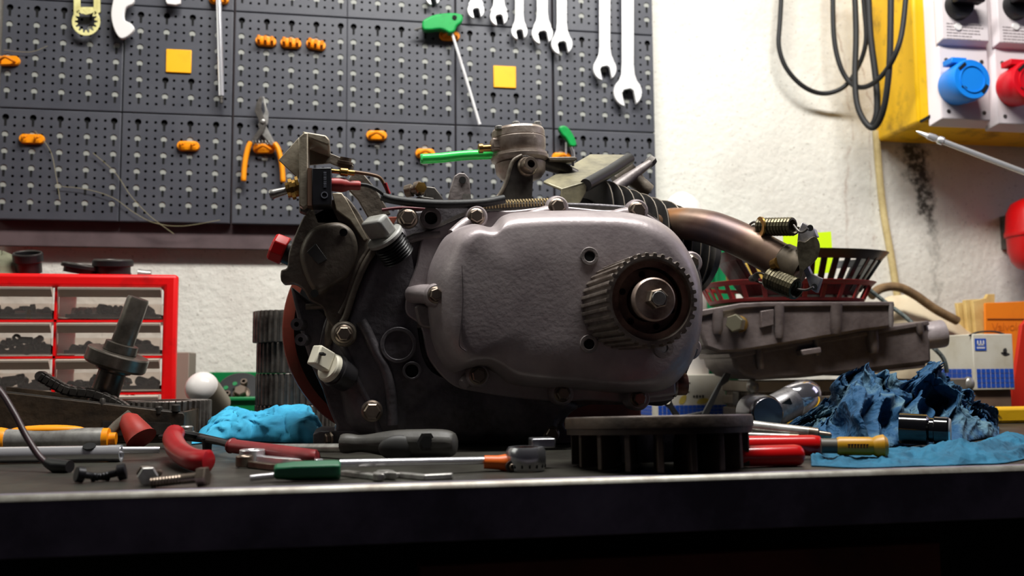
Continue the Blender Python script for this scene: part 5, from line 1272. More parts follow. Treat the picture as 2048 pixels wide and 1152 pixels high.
# two cast aluminium covers stacked on the case
M_cov = mat('cast_cover_grey', (116, 105, 103), .44, .3, n=(24, .38, .70), col2=(78, 67, 65), bump=(200, .2))
def covers():
    # lower one, tilted
    Y = .945
    lo = [(1462, 703), (1500, 697), (1560, 688), (1650, 672), (1760, 656), (1856, 640), (1862, 660), (1864, 722), (1830, 727), (1700, 742), (1600, 752), (1520, 756), (1490, 748), (1470, 730)]
    t = thing('cast_cover', 'lower tilted cast aluminium cover with round spout, resting on the case', 'cast cover', P(1600, 757, Y+.04))
    dv = Vector((0, .085, 0)); sh = lambda p: (p[0], p[1]+4)
    b = B(); b.prism([P(*sh(p), Y) for p in lo], dv); b.build('shell', M_cov, t, bevel=.004, seg=3)
    rim = [(1458, 702), (1560, 685), (1760, 653), (1858, 637), (1860, 646), (1760, 663), (1560, 696), (1462, 713)]
    b = B(); b.prism([P(*sh(p), Y-.003) for p in rim], (0, .091, 0)); b.build('rim_flange', M_cov, t, bevel=.0012)
    for x, y0, y1, w in ((1518, 697, 738, 16), (1744, 660, 706, 22), (1838, 645, 668, 14), (1632, 677, 712, 14)):
        b = B(); A, C = P(x, y0, Y-.003), P(x+3, y1, Y-.002); b.tube([A, A.lerp(C, .8), C], [w*.5*MPP(Y, x)*v for v in (1, 1, .7)], 12, flat=1); b.build('lug_column', M_cov, t, smooth=60)
    b = B(); b.prism([P(*p, Y-.012) for p in ((1602, 700), (1642, 694), (1644, 706), (1606, 712))], (0, .014, 0)); b.build('ledge', M_cov, t, bevel=.0012)
    s = MPP(Y, 1870); a2 = (P(1874, 668, Y) - P(1850, 672, Y)).normalized() + Vector((0, -.25, 0))
    b = B(); b.lathe_ring([(-.012, 21*s), (-.012, 27*s), (.010, 28*s), (.012, 27*s), (.012, 22*s)], P(1866, 670, Y+.012), a2, 36); b.build('spout', M_alu, t, smooth=35)
    b = B(); b.lathe([(-.010, 21*s), (-.008, 21*s)], P(1866, 670, Y+.012), a2, 30); b.build('spout_bore', M_void, t)
    b = B(); b.prism([P(*p, Y+.002) for p in ((1700, 735), (1850, 712), (1852, 735), (1700, 752))], (0, .06, 0)); b.build('lower_web', M_cov, t, bevel=.001)
    # upper one, nearly level
    Y = .93
    up = [(1394, 624), (1430, 618), (1480, 609), (1530, 606), (1640, 607), (1788, 606), (1790, 612), (1788, 655), (1720, 664), (1640, 678), (1560, 692), (1480, 705), (1440, 706), (1412, 696), (1402, 670), (1396, 640)]
    t = thing('cast_cover', 'upper cast aluminium cover with large hex plug, on top of the tilted one', 'cast cover', P(1600, 690, Y+.04))
    b = B(); b.prism([P(*p, Y) for p in up], dv); b.build('shell', M_cov, t, bevel=.005, seg=3)
    rim = [(1390, 622), (1430, 615), (1482, 606), (1530, 604), (1788, 603), (1790, 612), (1530, 614), (1484, 617), (1432, 627), (1392, 636)]
    b = B(); b.prism([P(*p, Y-.003) for p in rim], (0, .091, 0)); b.build('rim_flange', M_cov, t, bevel=.0012)
    for x, y0, y1, w in ((1435, 620, 668, 22), (1558, 610, 676, 20), (1672, 608, 668, 24), (1782, 607, 654, 10)):
        b = B(); A, C = P(x, y0, Y-.002), P(x, y1, Y-.001); b.tube([A, A.lerp(C, .8), C], [w*.5*MPP(Y, x)*v for v in (1, 1, .7)], 14); b.build('lug_column', M_alu2 if x > 1700 else M_cov, t, smooth=60)
    b = B(); b.prism([P(*p, Y-.004) for p in ((1522, 622), (1548, 618), (1548, 650), (1522, 656))], (0, .005, 0)); b.build('raised_pad', M_cov, t, bevel=.0008)
    a3 = Vector((-.62, -.75, .02)).normalized(); s = MPP(Y, 1462); q = P(1478, 648, Y-.0)
    b = B(); b.lathe([(-.004, 17*s), (0, 17*s), (.001, 11*s), (.008, 10*s)], q, a3, 24); pg = b.build('plug_washer', M_brass, t, smooth=30)
    b = B(); b.lathe([(.006, 16*s), (.0072, 18*s), (.0185, 18*s), (.0200, 16*s)], q, a3, 6, .3); b.build('hex_plug', mat('plated_plug', (190, 184, 158), .28, .9), pg, smooth=20)
covers()
# green crate and white bottle behind the engine
M_gcr = mat('green_crate_plastic', (10, 128, 76), .45, n=(18, .45, .75), col2=(8, 104, 60))
def crate():
    y = 1.12; xl = P(1388, 600, y).x; xr = P(1475, 600, y).x; zt = P(1420, 512, y).z
    t = thing('green_crate', 'tall green plastic crate behind the exhaust pipe', 'crate', ((xl+xr)/2, y+.04, ZT))
    b = B(); b.box(((xl+xr)/2, y+.045, (ZT+zt)/2), (xr-xl, .085, zt-ZT)); b.build('crate_body', M_gcr, t, bevel=.002)
    b = B(); b.prism([P(1390, 506, y-.004), P(1478, 487, y-.004), P(1478, 500, y-.004), P(1390, 520, y-.004)], (0, .09, 0)); b.build('rim', M_gcr, t, bevel=.001)
    for x in (1402, 1432):
        a, c = P(x, 520, y-.003), P(x+2, 745, y-.003); b = B(); b.tube([a, c], .003, 8); b.build('rib', M_gcr, t, smooth=50)
    y = 1.10; q = P(1358, 470, y); s = MPP(y, 1358); zt = P(1358, 385, y).z
    t = thing('white_bottle', 'white round-shouldered bottle standing behind the cylinder fins', 'bottle', (q.x, y, ZT))
    H_ = zt-ZT; r = 46*s
    b = B(); b.lathe([(0, r*.96), (.003, r), (H_-.045, r), (H_-.03, r*.97), (H_-.015, r*.8), (H_-.005, r*.5), (H_, r*.2)], (q.x+.004, y, ZT), (0, 0, 1), 44); b.build('bottle_body', M_can, t, smooth=50)
    b = B(); b.lathe([(H_-.052, r*1.01), (H_-.050, r*1.015), (H_-.048, r*1.01)], (q.x+.004, y, ZT), (0, 0, 1), 44, caps=True); b.build('seam_ring', M_can, t, smooth=50)
crate()
# baskets
M_bb = mat('black_fan_cover', (17, 17, 19), .33)
M_rb = mat('faded_red_basket', (150, 34, 34), .45, n=(26, .42, .7), col2=(100, 26, 26))
def oval(cx, cy, z, rx, ry, n=72, p=2.6):
    out = []
    for k in range(n):
        a = 2*math.pi*k/n; ca, sa = math.cos(a), math.sin(a)
        q = (abs(ca)**p + abs(sa)**p)**(-1/p); out.append(Vector((cx+rx*ca*q, cy+ry*sa*q, z)))
    return out
def basket(name, lab, m, Y, xl, xr, ytop, ybot, taper, depth, bars, rimh):
    A, C = P(xl, ytop, Y), P(xr, ytop, Y); cx = (A.x+C.x)/2; rx = (C.x-A.x)/2; ry = depth/2
    zt = P((xl+xr)/2, ytop, Y-ry*.3).z; zb = P((xl+xr)/2, ybot, Y-ry*.3).z; H_ = zt-zb
    t = thing(name, lab, 'basket', (cx, Y, zb))
    f = lambda k: 1-(1-k)*taper
    th = .0025
    def band(k0, k1, nm, flare=0):
        b = B(); o = oval(cx, Y, 0, 1, 1)
        L = lambda k, off: [Vector((cx+(p.x-cx)*(rx*f(k)-off), Y+(p.y-Y)*(ry*f(k)-off), zb+H_*k)) for p in o]
        b.loft([L(k0, 0), L(k1, -flare), L(k1, th), L(k0, th)], False, False, wrap=True); b.build(nm, m, t, smooth=40, bevel=.0006)
    band(1-rimh, 1, 'rim', .003); band(0, .16 if name == 'red_basket' else .30, 'lower_band')
    b = B(); b.loft([[Vector((cx+(p.x-cx)*rx*f(0), Y+(p.y-Y)*ry*f(0), zb+zz)) for p in oval(cx, Y, 0, 1, 1)] for zz in (0, .003)]); b.build('base', m, t)
    o = oval(cx, Y, 0, 1, 1, bars)
    for k in range(bars):
        p = o[k]; w = .0036 if abs(math.sin(2*math.pi*k/bars)) > .45 else .0062
        if name == 'red_basket': w = .0024
        a, c = [Vector((cx+(p.x-cx)*(rx*f(v)-.0012), Y+(p.y-Y)*(ry*f(v)-.0012), zb+H_*v)) for v in (.1, 1-rimh*.7)]
        p2 = o[(k+1) % bars]; tang = Vector((p2.x-p.x, p2.y-p.y, 0)).normalized(); nrm = Vector((tang.y, -tang.x, 0))
        b = B(); b.loft([[q+tang*w-nrm*.001, q+tang*w+nrm*.001, q-tang*w+nrm*.001, q-tang*w-nrm*.001] for q in (a, c)]); b.build('bar', m, t, smooth=0)
    return t, (cx, Y, zb, zt, rx, ry)
_, rbk = basket('red_basket', 'faded red plastic basket on the upper cast cover, under the black one', M_rb, 1.0, 1412, 1722, 566, 606, .12, .15, 26, .22)
b = B()
t, bbk = basket('black_basket', 'slotted black plastic fan cover sitting inside the red basket', M_bb, 1.0, 1436, 1752, 506, 592, .35, .13, 40, .20)
b = B(); q = [P(1566, 470, 1.03), P(1662, 463, 1.03), P(1668, 545, 1.03), P(1570, 552, 1.03)]
b.prism(q, (0, .0006, 0)); b.build('paper_note', mat('fluorescent_yellow_note', (214, 250, 10), .6), label='fluorescent yellow paper note standing in the black fan cover', cat='paper note', smooth=0)
b = B(); b.prism(PL([(1462, 525), (1530, 528), (1530, 560), (1466, 560)], 1.025), (0, .02, 0)); b.build('wood_block', mat('pale_wood', (196, 160, 70), .6), label='pale wooden block seen through the slots of the black fan cover', cat='block', bevel=.001)
# orange envelopes and red folder
M_env = mat('orange_envelope', (240, 130, 10), .7, n=(20, .45, .75), col2=(222, 112, 14))
M_pap = mat('old_cream_paper', (216, 186, 120), .8, n=(30, .4, .7), col2=(186, 150, 84))
M_redf = mat('red_orange_folder', (200, 36, 10), .6)
def envelopes():
    y = 1.14
    def card(pts, Y, m, lab, cat='envelope', name='paper_envelope', th=.003):
        b = B(); q = [P(a, c, Y) for a, c in pts]
        q = [Vector((p.x, p.y, max(p.z, ZT+.0004))) for p in q]; b.prism(q, (0, th, 0)); return b.build(name, m, label=lab, cat=cat, bevel=.0006)
    card([(1914, 606), (1934, 604), (1960, 700), (1950, 838), (1944, 838)], y+.022, M_pap, 'leftmost cream paper file leaning against the wall', 'paper file', 'paper_file', .006)
    card([(1930, 600), (1958, 598), (1980, 700), (1980, 838), (1952, 838)], y+.012, M_pap, 'second cream paper file from the left', 'paper file', 'paper_file', .006)
    card([(1946, 602), (1972, 596), (1976, 588), (1990, 588), (1990, 838), (1966, 838)], y+.002, M_pap, 'cream paper file with torn tab, just behind the orange envelope', 'paper file', 'paper_file', .006)
    o = card([(1970, 606), (2110, 600), (2110, 836), (1974, 838)], y-.008, M_env, 'orange envelope with pencil writing at the right end of the bench')
    write('Valvole', .016, P(1984, 662, y-.0084), o, mat('pencil_brown', (206, 106, 8), .8), -.03)
    b = B(); b.box(P(2020, 638, y-.0086), (.07, .0008, .0012)); b.build('fold_line', mat('fold_shadow_brown', (120, 64, 14), .8), o)
    card([(2044, 650), (2090, 600), (2130, 600), (2130, 850), (2022, 850)], 1.06, M_redf, 'red orange folder standing at the right edge', 'folder', 'card_folder', .006)
envelopes()
# sack, cords
M_sack = mat('cream_sack', (216, 200, 170), .75, n=(10, .42, .7), col2=(186, 160, 126), bump=(70, .3))
def sack():
    def fn(u, v):
        a = 2*math.pi*u; x = 1718+232*v
        top = prof([(0, 660), (.12, 625), (.30, 592), (.45, 590), (.7, 622), (.9, 655), (1, 690)], v)
        Y = 1.165; zt = P(x, top, Y).z - ZT
        y = Y + .032*math.cos(a); z = zt*(.5+.5*math.sin(a)) if True else 0
        q = P(x, 700, Y)
        return (q.x + .004*fbm((v*4, a, 3)), y + .004*fbm((v*6, math.cos(a)*2, math.sin(a)*2)), ZT+max(0.0005, z))
    sheet('cloth_sack', fn, 33, 30, M_sack, 'cream sack slumped against the wall behind the covers', 'sack', .0008)
sack()
cable('cord', [(1742, 592, 1.112), (1762, 577, 1.115), (1795, 574, 1.118), (1830, 590, 1.12), (1870, 618, 1.122), (1915, 642, 1.122)], .006, 'thick brownish cord lying over the top of the cream sack', mat('brown_cord', (136, 108, 74), .8, n=(50, .4, .7), col2=(90, 66, 44)), 'cord')
cable('cord', [(1722, 566, 1.06), (1770, 604, 1.05), (1820, 642, 1.02), (1862, 690, .99), (1886, 716, .97), (1894, 745, .965)], .0026, 'thin dark cord slanting from the baskets down to the blue cloth', mat('dark_cord', (50, 56, 58), .6, n=(300, .4, .6), col2=(96, 104, 100)), 'cord')
# black strap hook hanging from the lower cover and black lever beside the engine
t = thing('black_bracket', 'black bracket bar with eyelet behind the flywheel', 'bracket', z0(P(1345, 835, .95)))
b = B(); b.prism(PL([(1328, 792), (1338, 788), (1348, 812), (1362, 832), (1352, 838), (1340, 818), (1330, 810)], .95), (0, .004, 0)); b.build('arm', M_black, t, bevel=.0006)
b = B(); b.lathe([(0, .003), (.0006, .003)], P(1335, 803, .9498), (0, -1, 0), 14); b.build('eyelet', M_carton, t)
b = B(); b.prism(PL([(1400, 838), (1436, 770), (1452, 745), (1462, 748), (1458, 762), (1444, 772), (1414, 838)], .945), (0, .004, 0)); b.build('strut', M_black, t, bevel=.0006)
b = B(); b.prism([z0(P(1330, 838, .95)), z0(P(1420, 838, .95)), z0(P(1420, 838, .95))+Vector((0, 0, .012)), z0(P(1330, 838, .95))+Vector((0, 0, .004))], (0, .006, 0)); b.build('foot', M_black, t, bevel=.0006)
b = B(); a, c = T(1140, 838), T(1285, 838); b.box(((P(1120, 810, .80).x+P(1283, 810, .80).x)/2, .82, ZT+(P(1200, 794, .80).z-ZT)/2), (P(1283, 810, .8).x-P(1120, 810, .8).x, .04, P(1200, 794, .8).z-ZT)); b.build('red_brown_block', mat('red_brown_paint', (116, 52, 40), .6, n=(20, .4, .7), col2=(84, 38, 30)), label='red-brown painted block lying behind the engine', cat='block', bevel=.002)
# chrome air tool
YT = .80
t = thing('air_ratchet', 'chrome air tool with rounded end lying behind the red pliers', 'air tool', z0(P(1570, 860, YT)))
A, Z = P(1540, 826, YT), P(1622, 784, YT+.02); ax = (Z-A).normalized(); L_ = (Z-A).length; s = MPP(YT, 1580)
b = B(); b.lathe([(-.004, 28*s), (0, 32*s), (L_*.50, 32*s)], A, ax, 40); b.build('barrel', mat('brushed_tool_barrel', (150, 148, 150), .34, .85, n=(90, .4, .6), col2=(116, 114, 116)), t, smooth=35)
b = B(); b.lathe([(L_*.5, 32*s), (L_*.52, 33.5*s), (L_*.82, 33*s), (L_*.98, 28*s), (L_*1.08, 18*s), (L_*1.12, 6*s)], A, ax, 40); b.build('end_cap', mat('polished_cap', (210, 208, 214), .12, .95), t, smooth=40)
b = B(); q = A + ax*L_*.22 + Vector((0, -30*s, 10*s)); b.box(q, (.011, .0015, .007), Matrix.Rotation(-.55, 3, 'Y') @ Matrix.Rotation(.3, 3, 'X')); b.build('name_badge', M_ink, t, bevel=.0005)
A2 = P(1508, 862, YT-.02); ax2_ = (P(1548, 862, YT-.06) - A2).normalized(); ax2_.z = 0; ax2_.normalize()
b = B(); b.lathe([(-.012, 35*s), (0, 36*s), (.016, 35*s), (.020, 31*s), (.021, 29*s)], Vector((P(1506, 858, YT).x, YT-.012, ZT+37*s)), ax2_, 40); b.build('head', mat('dark_chrome', (96, 94, 98), .2, .95), t, smooth=40)
b = B(); b.tube([P(1492, 832, YT-.01), P(1520, 818, YT-.01), P(1536, 818, YT)], .005, 10); b.build('lever', M_black, t, smooth=50)
# yellow batten
b = B(); a = P(1592, 830, .83); c = P(2120, 830, .83); zt = P(2000, 815, .83).z
b.box(((a.x+c.x)/2, .84, (ZT+zt)/2), (c.x-a.x, .024, zt-ZT)); M_bat = mat('chipped_yellow_paint', (206, 158, 10), .5, n=(46, .56, .64), col2=(60, 46, 14), bump=(60, .3))
b.build('yellow_batten', M_bat, label='chipped yellow painted wooden batten lying behind the blue cloth pile', cat='batten', bevel=.003)
# blue cloth pile
def pile(u, v):
    x = 1520 + 475*u
    top = prof([(0, 872), (.10, 858), (.18, 838), (.26, 816), (.345, 794), (.39, 750), (.43, 736), (.53, 750), (.60, 764), (.66, 754), (.74, 720), (.79, 735), (.83, 762), (.87, 775), (.90, 805), (.95, 818), (.98, 845), (1, 880)], u)
    y0_ = prof([(0, .69), (.3, .63), (.5, .60), (.75, .60), (1, .67)], u); y1_ = .775
    f = v
    y = y0_ + (y1_-y0_)*f
    zt = max(.001, P(x, top, .70).z - ZT)
    hump = min(1, (f/.55))**.62 if f < .55 else max(0.0, 1-((f-.55)/.45)**2.2)
    z = zt*hump
    R1 = R2 = R3 = W = 0.0
    for pu, pf, sd in ((.43, .55, 1.3), (.76, .60, 5.1), (.20, .45, 8.7), (.93, .5, 3.3)):
        dx, dy = u-pu, (f-pf)*.42 - z*1.5; d_ = math.hypot(dx, dy)+1e-4; ca, sa = dx/d_, dy/d_
        w_ = math.exp(-(dx/.13)**2)+1e-4; W += w_
        cr = lambda k, q, s_: 1-2.1*abs(mnoise.noise(Vector((ca*k+s_, sa*k, d_*q+sd))))
        R1 += w_*cr(1.9, 5.0, sd); R2 += w_*cr(4.6, 13.0, sd+2); R3 += w_*cr(11, 42.0, sd+4)
    R1 /= W; R2 /= W; R3 /= W
    k = min(1, z/.02)
    # hollow in front, under an overhanging fold
    hol = math.exp(-((u-.70)/.11)**2)*math.exp(-((f-.18)/.20)**2)
    y += -.030*(R1-.5)*k - .013*(R2-.5)*k - .0030*(R3-.5)*k + .055*hol
    z = z*(.88+.16*R1) + (.007*(R2-.6) + .0014*(R3-.5))*k
    q = P(x, 800, y)
    return (q.x + (.016*fbm((u*6, f*4, z*14+1), 2) + .008*(R2-.5) + .002*(R3-.5))*k, y, ZT+max(.0008, z))
sheet('blue_cloth', pile, 300, 190, M_clothd, 'big crumpled dirty blue cloth pile at the right front of the bench')
def flatc(u, v):
    x = 1618 + 480*u
    y0_ = T(x, prof([(0, 934), (.2, 938), (.5, 934), (.75, 930), (1, 912)], u)).y; y1_ = .60
    y = y0_ + (y1_-y0_)*v
    r1 = ridg((u*8, v*3.2, 8.8)); r2 = fbm((u*20, v*8, 2))
    z = .0015 + .0085*r1*(.4+.6*math.sin(math.pi*min(1, v*1.1))) + .0015*r2 + .008*math.exp(-((u-.62)/.12)**2)*math.sin(math.pi*min(1, v*1.3+.05)) + .010*math.exp(-((u-.82)/.1)**2)*v
    if v < .06: z *= (.25+v*12)
    q = P(x, 800, y); return (q.x, y, ZT+max(.0006, z*.85-.0022))
sheet('blue_cloth', flatc, 130, 40, crumple(mat('teal_paper_cloth', (18, 92, 122), .85, n=(40, .4, .7), col2=(12, 62, 86)), 40, .7), 'flat rumpled blue cloth along the front edge at the right')
# black socket half hidden in the cloth
t = thing('black_socket', 'glossy black cylindrical socket tucked under the blue cloth pile', 'socket', z0(P(1850, 880, .60)))
A, Z = P(1800, 862, .605), P(1900, 868, .585); ax = (Z-A).normalized(); L_ = (Z-A).length; s = MPP(.6, 1850)
M_gloss = mat('gloss_black', (10, 10, 12), .12, coat=.5)
b = B(); b.lathe([(0, 30*s), (L_*.55, 30*s), (L_*.6, 24*s), (L_*.68, 24*s), (L_*.7, 27*s), (L_*.95, 27*s), (L_, 24*s)], A+Vector((0, 0, .002)), ax, 40); b.build('socket_body', M_gloss, t, smooth=30)
b = B(); b.lathe([(L_*.985, 25*s), (L_*1.02, 23*s), (L_*1.03, 18*s)], A+Vector((0, 0, .002)), ax, 40); b.build('socket_face', M_chrome, t, smooth=40)
# ================================================================ tools along the front of the bench
# cast flywheel lying flat at the front edge
M_flyw = mat('dark_flywheel_casting', (70, 57, 46), .5, .2, n=(22, .38, .68), col2=(34, 27, 23), bump=(130, .3))
M_flyt = mat('machined_flywheel_rim', (170, 160, 156), .35, .8, n=(50, .4, .7), col2=(110, 98, 92))
def flywheel():
    yc = .5330; c = P(1316, 900, yc); r = (P(1496, 900, yc).x - P(1134, 900, yc).x)/2*.985
    c = Vector(((P(1496, 900, yc).x + P(1134, 900, yc).x)/2, yc, ZT))
    zt = P(1316, 832, yc-r*.9).z; zr = P(1316, 870, yc-r).z; dz = 2*r*.97*math.sin(math.radians(3.3)); zt -= dz; zr -= dz
    t = thing('flywheel', 'dark cast flywheel lying flat with fan blades down at the front edge', 'flywheel', c)
    b = B(); h = zt-zr
    b.lathe_ring([(0, r*.80), (0, r*.985), (h*.35, r*.985), (h*.36, r), (h-.001, r), (h, r*.99), (h, r*.90), (h-.004, r*.88), (h-.004, r*.80)], (c.x, c.y, zr), (0, 0, 1), 120); b.build('rim', M_flyw, t, smooth=30)
    b = B(); b.lathe_ring([(h-.0002, r*.91), (h-.0002, r*.992), (h+.0004, r*.985), (h+.0004, r*.915)], (c.x, c.y, zr), (0, 0, 1), 120); b.build('machined_edge', M_flyt, t, smooth=30)
    b = B(); b.lathe([(.002, r*.16), (h*.4, r*.85), (h*.5, r*.86), (h*.8, r*.16), (h*1.1, r*.14)], (c.x, c.y, zr-.001), (0, 0, 1), 64); b.build('web', M_flyw, t, smooth=35)
    b = B(); b.lathe([(0, r*.5), (.003, r*.52), (zr-ZT, r*.62)], (c.x, c.y, ZT), (0, 0, 1), 64); b.build('core', M_case, t, smooth=35)
    n = 18
    for k in range(n):
        a = 2*math.pi*(k+.35)/n; u = Vector((math.cos(a), math.sin(a), 0)); w = Vector((-u.y, u.x, 0))
        r0, r1 = r*.56, r*.955; b = B()
        lo = [Vector((c.x, c.y, ZT+.0014)) + u*r0 - w*.0010, Vector((c.x, c.y, ZT+.0014)) + u*r1*.985 + w*.004 - w*.0012, Vector((c.x, c.y, ZT+.0014)) + u*r1*.985 + w*.0064, Vector((c.x, c.y, ZT+.0014)) + u*r0 + w*.0010]
        hi = [p + Vector((0, 0, zr-ZT+.001)) for p in lo]; lo = [p - Vector((0, 0, math.tan(math.radians(3.3))*(c.y+r*.97-p.y))) for p in lo]
        b.loft([lo, hi]); b.build('fan_blade', M_flyw, t, bevel=.0006)
    t.rotation_euler.x = -math.radians(3.3); t.location.z += (r*.97)*math.sin(math.radians(3.3))
flywheel()
def mk_axis(a, c): a, c = Vector(a), Vector(c); return (c-a).normalized(), (c-a).length
# big screwdriver with grey and black handle
def big_driver():
    a, c = T(682, 922), T(918, 924); ax, L_ = mk_axis(a, c)
    r = 31*MPP(a.y, 800); q = a + Vector((0, .012, r)); 
    t = thing('screwdriver', 'large screwdriver with dark grey rubber handle in front of the engine', 'screwdriver', z0(q))
    pr = [(0, .55), (.01, .66), (.05, .70), (.10, .66), (.16, .60), (.25, .66), (.36, .82), (.5, .96), (.66, 1.0), (.78, 1.02), (.9, .98), (.97, .80), (1, .45)]
    M_h = mat('dark_grey_rubber', (66, 64, 60), .5, n=(60, .4, .7), col2=(50, 48, 46), bump=(300, .08))
    M_h2 = mat('black_rubber_insert', (38, 37, 36), .55)
    b = B(); b.lathe([(L_*u, r*v*.98) for u, v in [(x.x, x.y) for x in spline([(p, k_) for p, k_ in pr], 4)]], q, ax, 8, .39); h = b.build('handle', M_h, t, smooth=30, bevel=.002, seg=3)
    for f_, wd, hh in ((.50, .024, .011),):
        b = B(); b.sphere(q + ax*L_*f_ + Vector((0, -r*.78, -.002)), 1, (wd*.55, .0045, hh*.75)); b.build('grip_pad', M_h2, h, smooth=60)
    b = B(); b.lathe([(0, .0062), (.0008, .0062)], q+ax*L_*.73+Vector((0, -r*.965, .002)), (0, -1, .05), 6); b.build('hole_rim', M_h2, h)
    b = B(); b.lathe([(0, .0042), (.0012, .0042)], q+ax*L_*.73+Vector((0, -r*.965, .002)), (0, -1, .05), 6); b.build('hang_hole', M_void, h)
    b = B(); p2 = T(520, 906)+Vector((0, 0, .0035)); e = q + Vector((0, 0, -.003)); b.tube([e+ax*.004, e.lerp(p2, .95), p2], [.0030, .0030, .0026], 14); b.build('blade_shaft', M_steel, t)
big_driver()
# green screwdriver
M_dgreen = mat('dark_green_handle', (22, 92, 60), .38)
def green_driver():
    a, c = T(546, 967), T(681, 963); ax, L_ = mk_axis(a, c); r = 20.5*MPP(a.y, 610); q = a + Vector((0, .006, r))
    t = thing('screwdriver', 'small screwdriver with dark green handle at the front of the bench', 'screwdriver', z0(q))
    b = B(); b.lathe([(0, r*.6), (L_*.03, r*.78), (L_*.14, r*.84), (L_*.32, r*.98), (L_*.9, r), (L_*.97, r*.96), (L_, r*.86)], q, ax, 6, .5); b.build('handle', M_dgreen, t, smooth=30, bevel=.0016, seg=3)
    b = B(); b.tube([q+Vector((0, 0, -.002)), q - ax*.012 + Vector((0, 0, -.003))], .0016, 10); b.build('tip', M_chrome, t)
    b = B(); e = T(972, 943); b.tube([q+ax*L_*.98+Vector((0, .004, .003)), Vector((e.x, e.y, q.z+.0008))], .0021, 12); b.build('rod', M_chrome, t)
    q3 = Vector((e.x, e.y, q.z+.0008))
    return q3
QR = green_driver()
s = MPP(QR.y, 990)
t = thing('orange_clip', 'orange plastic clip on the far end of the long thin rod', 'clip', z0(QR))
b = B(); b.lathe([(-.002, 13*s), (.006, 14*s), (.010, 17*s), (.016, 17*s), (.018, 12*s)], QR+Vector((.001, 0, -.001)), (1, -.1, -.05), 14); b.build('clip_body', mat('burnt_orange', (206, 92, 20), .4), t, smooth=30)
b = B(); b.lathe_ring([(0, 5*s), (0, 11*s), (.0012, 11*s), (.0012, 5*s)], QR+Vector((.013, -.0068, -.003)), (0.2, -1, 0), 20); b.build('snap_ring', M_dsteel, t)
place(ME['socket'], 'rivet', t, QR+Vector((.0135, -.0062, -.003)), (0.2, -1, -.1), .0020)
# chrome ratchet ring
def ratchet():
    a = T(1060, 946); r = 40*MPP(a.y+.012, 1060); c = a + Vector((0, r, 0))
    t = thing('ratchet_ring', 'round chrome socket ring lying left of the flywheel', 'ratchet ring', c)
    b = B(); b.lathe_ring([(.0005, r*.62), (.0005, r*.90), (.004, r*.98), (.0075, r), (.0115, r*.97), (.0135, r*.86), (.0135, r*.62)], c, (0, 0, 1), 60); rg = b.build('ring', mat('smoky_chrome', (168, 168, 172), .22, .9), t, smooth=40)
    for k in range(16):
        an = 2*math.pi*k/16; b = B(); b.box(c+Vector((math.cos(an)*r*.955, math.sin(an)*r*.955, .0032)), (.0009, .0009, .0018)); b.build('notch', M_void, rg)
    b = B(); b.box(c+Vector((.012, .012, .0148)), (.014, .012, .0055)); b.build('square_drive', MATS['smoky_chrome'], t, bevel=.0008)
ratchet()
# spanners lying flat on the bench (front)
def flat_spanner(pts, w, lab, m=M_steel, ring=None, jaw=None, z=.002):
    q = [T(x, y) + Vector((0, 0, z)) for x, y in pts]
    t = thing('flat_spanner', lab, 'spanner', z0(q[0]))
    d = (q[-1]-q[0]).normalized(); n_ = Vector((-d.y, d.x, 0))
    b = B(); b.loft([[p+n_*w-Vector((0, 0, z*.9)), p-n_*w-Vector((0, 0, z*.9)), p-n_*w*.8+Vector((0, 0, z*.6)), p+n_*w*.8+Vector((0, 0, z*.6))] for p in q]); b.build('shank', m, t, bevel=.0006)
    if ring: b = B(); b.ring(q[0]-d*ring*.9-Vector((0, 0, z*.8)), (0, 0, 1), ring*.55, ring, z*2.6, 30); b.build('ring_end', m, t, bevel=.0008)
    if jaw:
        e = q[-1]; L = []
        for k in range(15):
            a = math.radians(40+280*k/14); L.append(e + d*jaw*.9 + d*math.cos(a)*jaw + n_*math.sin(a)*jaw)
        L += [e+d*jaw*.7-n_*jaw*.4, e+d*jaw*.7+n_*jaw*.4]
        b = B(); b.prism([p-Vector((0, 0, z*.8)) for p in L], (0, 0, z*2)); b.build('jaw', m, t, bevel=.0006)
flat_spanner([(688, 952), (720, 956), (756, 960)], .0030, 'short steel spanner poking out right of the green handle', jaw=.0062)
flat_spanner([(905, 958), (850, 961), (800, 956), (786, 958)], .0026, 'thin worn spanner with bent end, right of the green screwdriver', jaw=.006)
flat_spanner([(520, 926), (560, 930), (640, 934)], .0036, 'bright ring spanner lying behind the green screwdriver handle', M_chrome, ring=.0080, z=.003)
flat_spanner([(500, 936), (545, 941), (620, 944)], .0026, 'dull dark ring spanner lying in front of the bright one', M_bolt, ring=.0052, z=.0026)
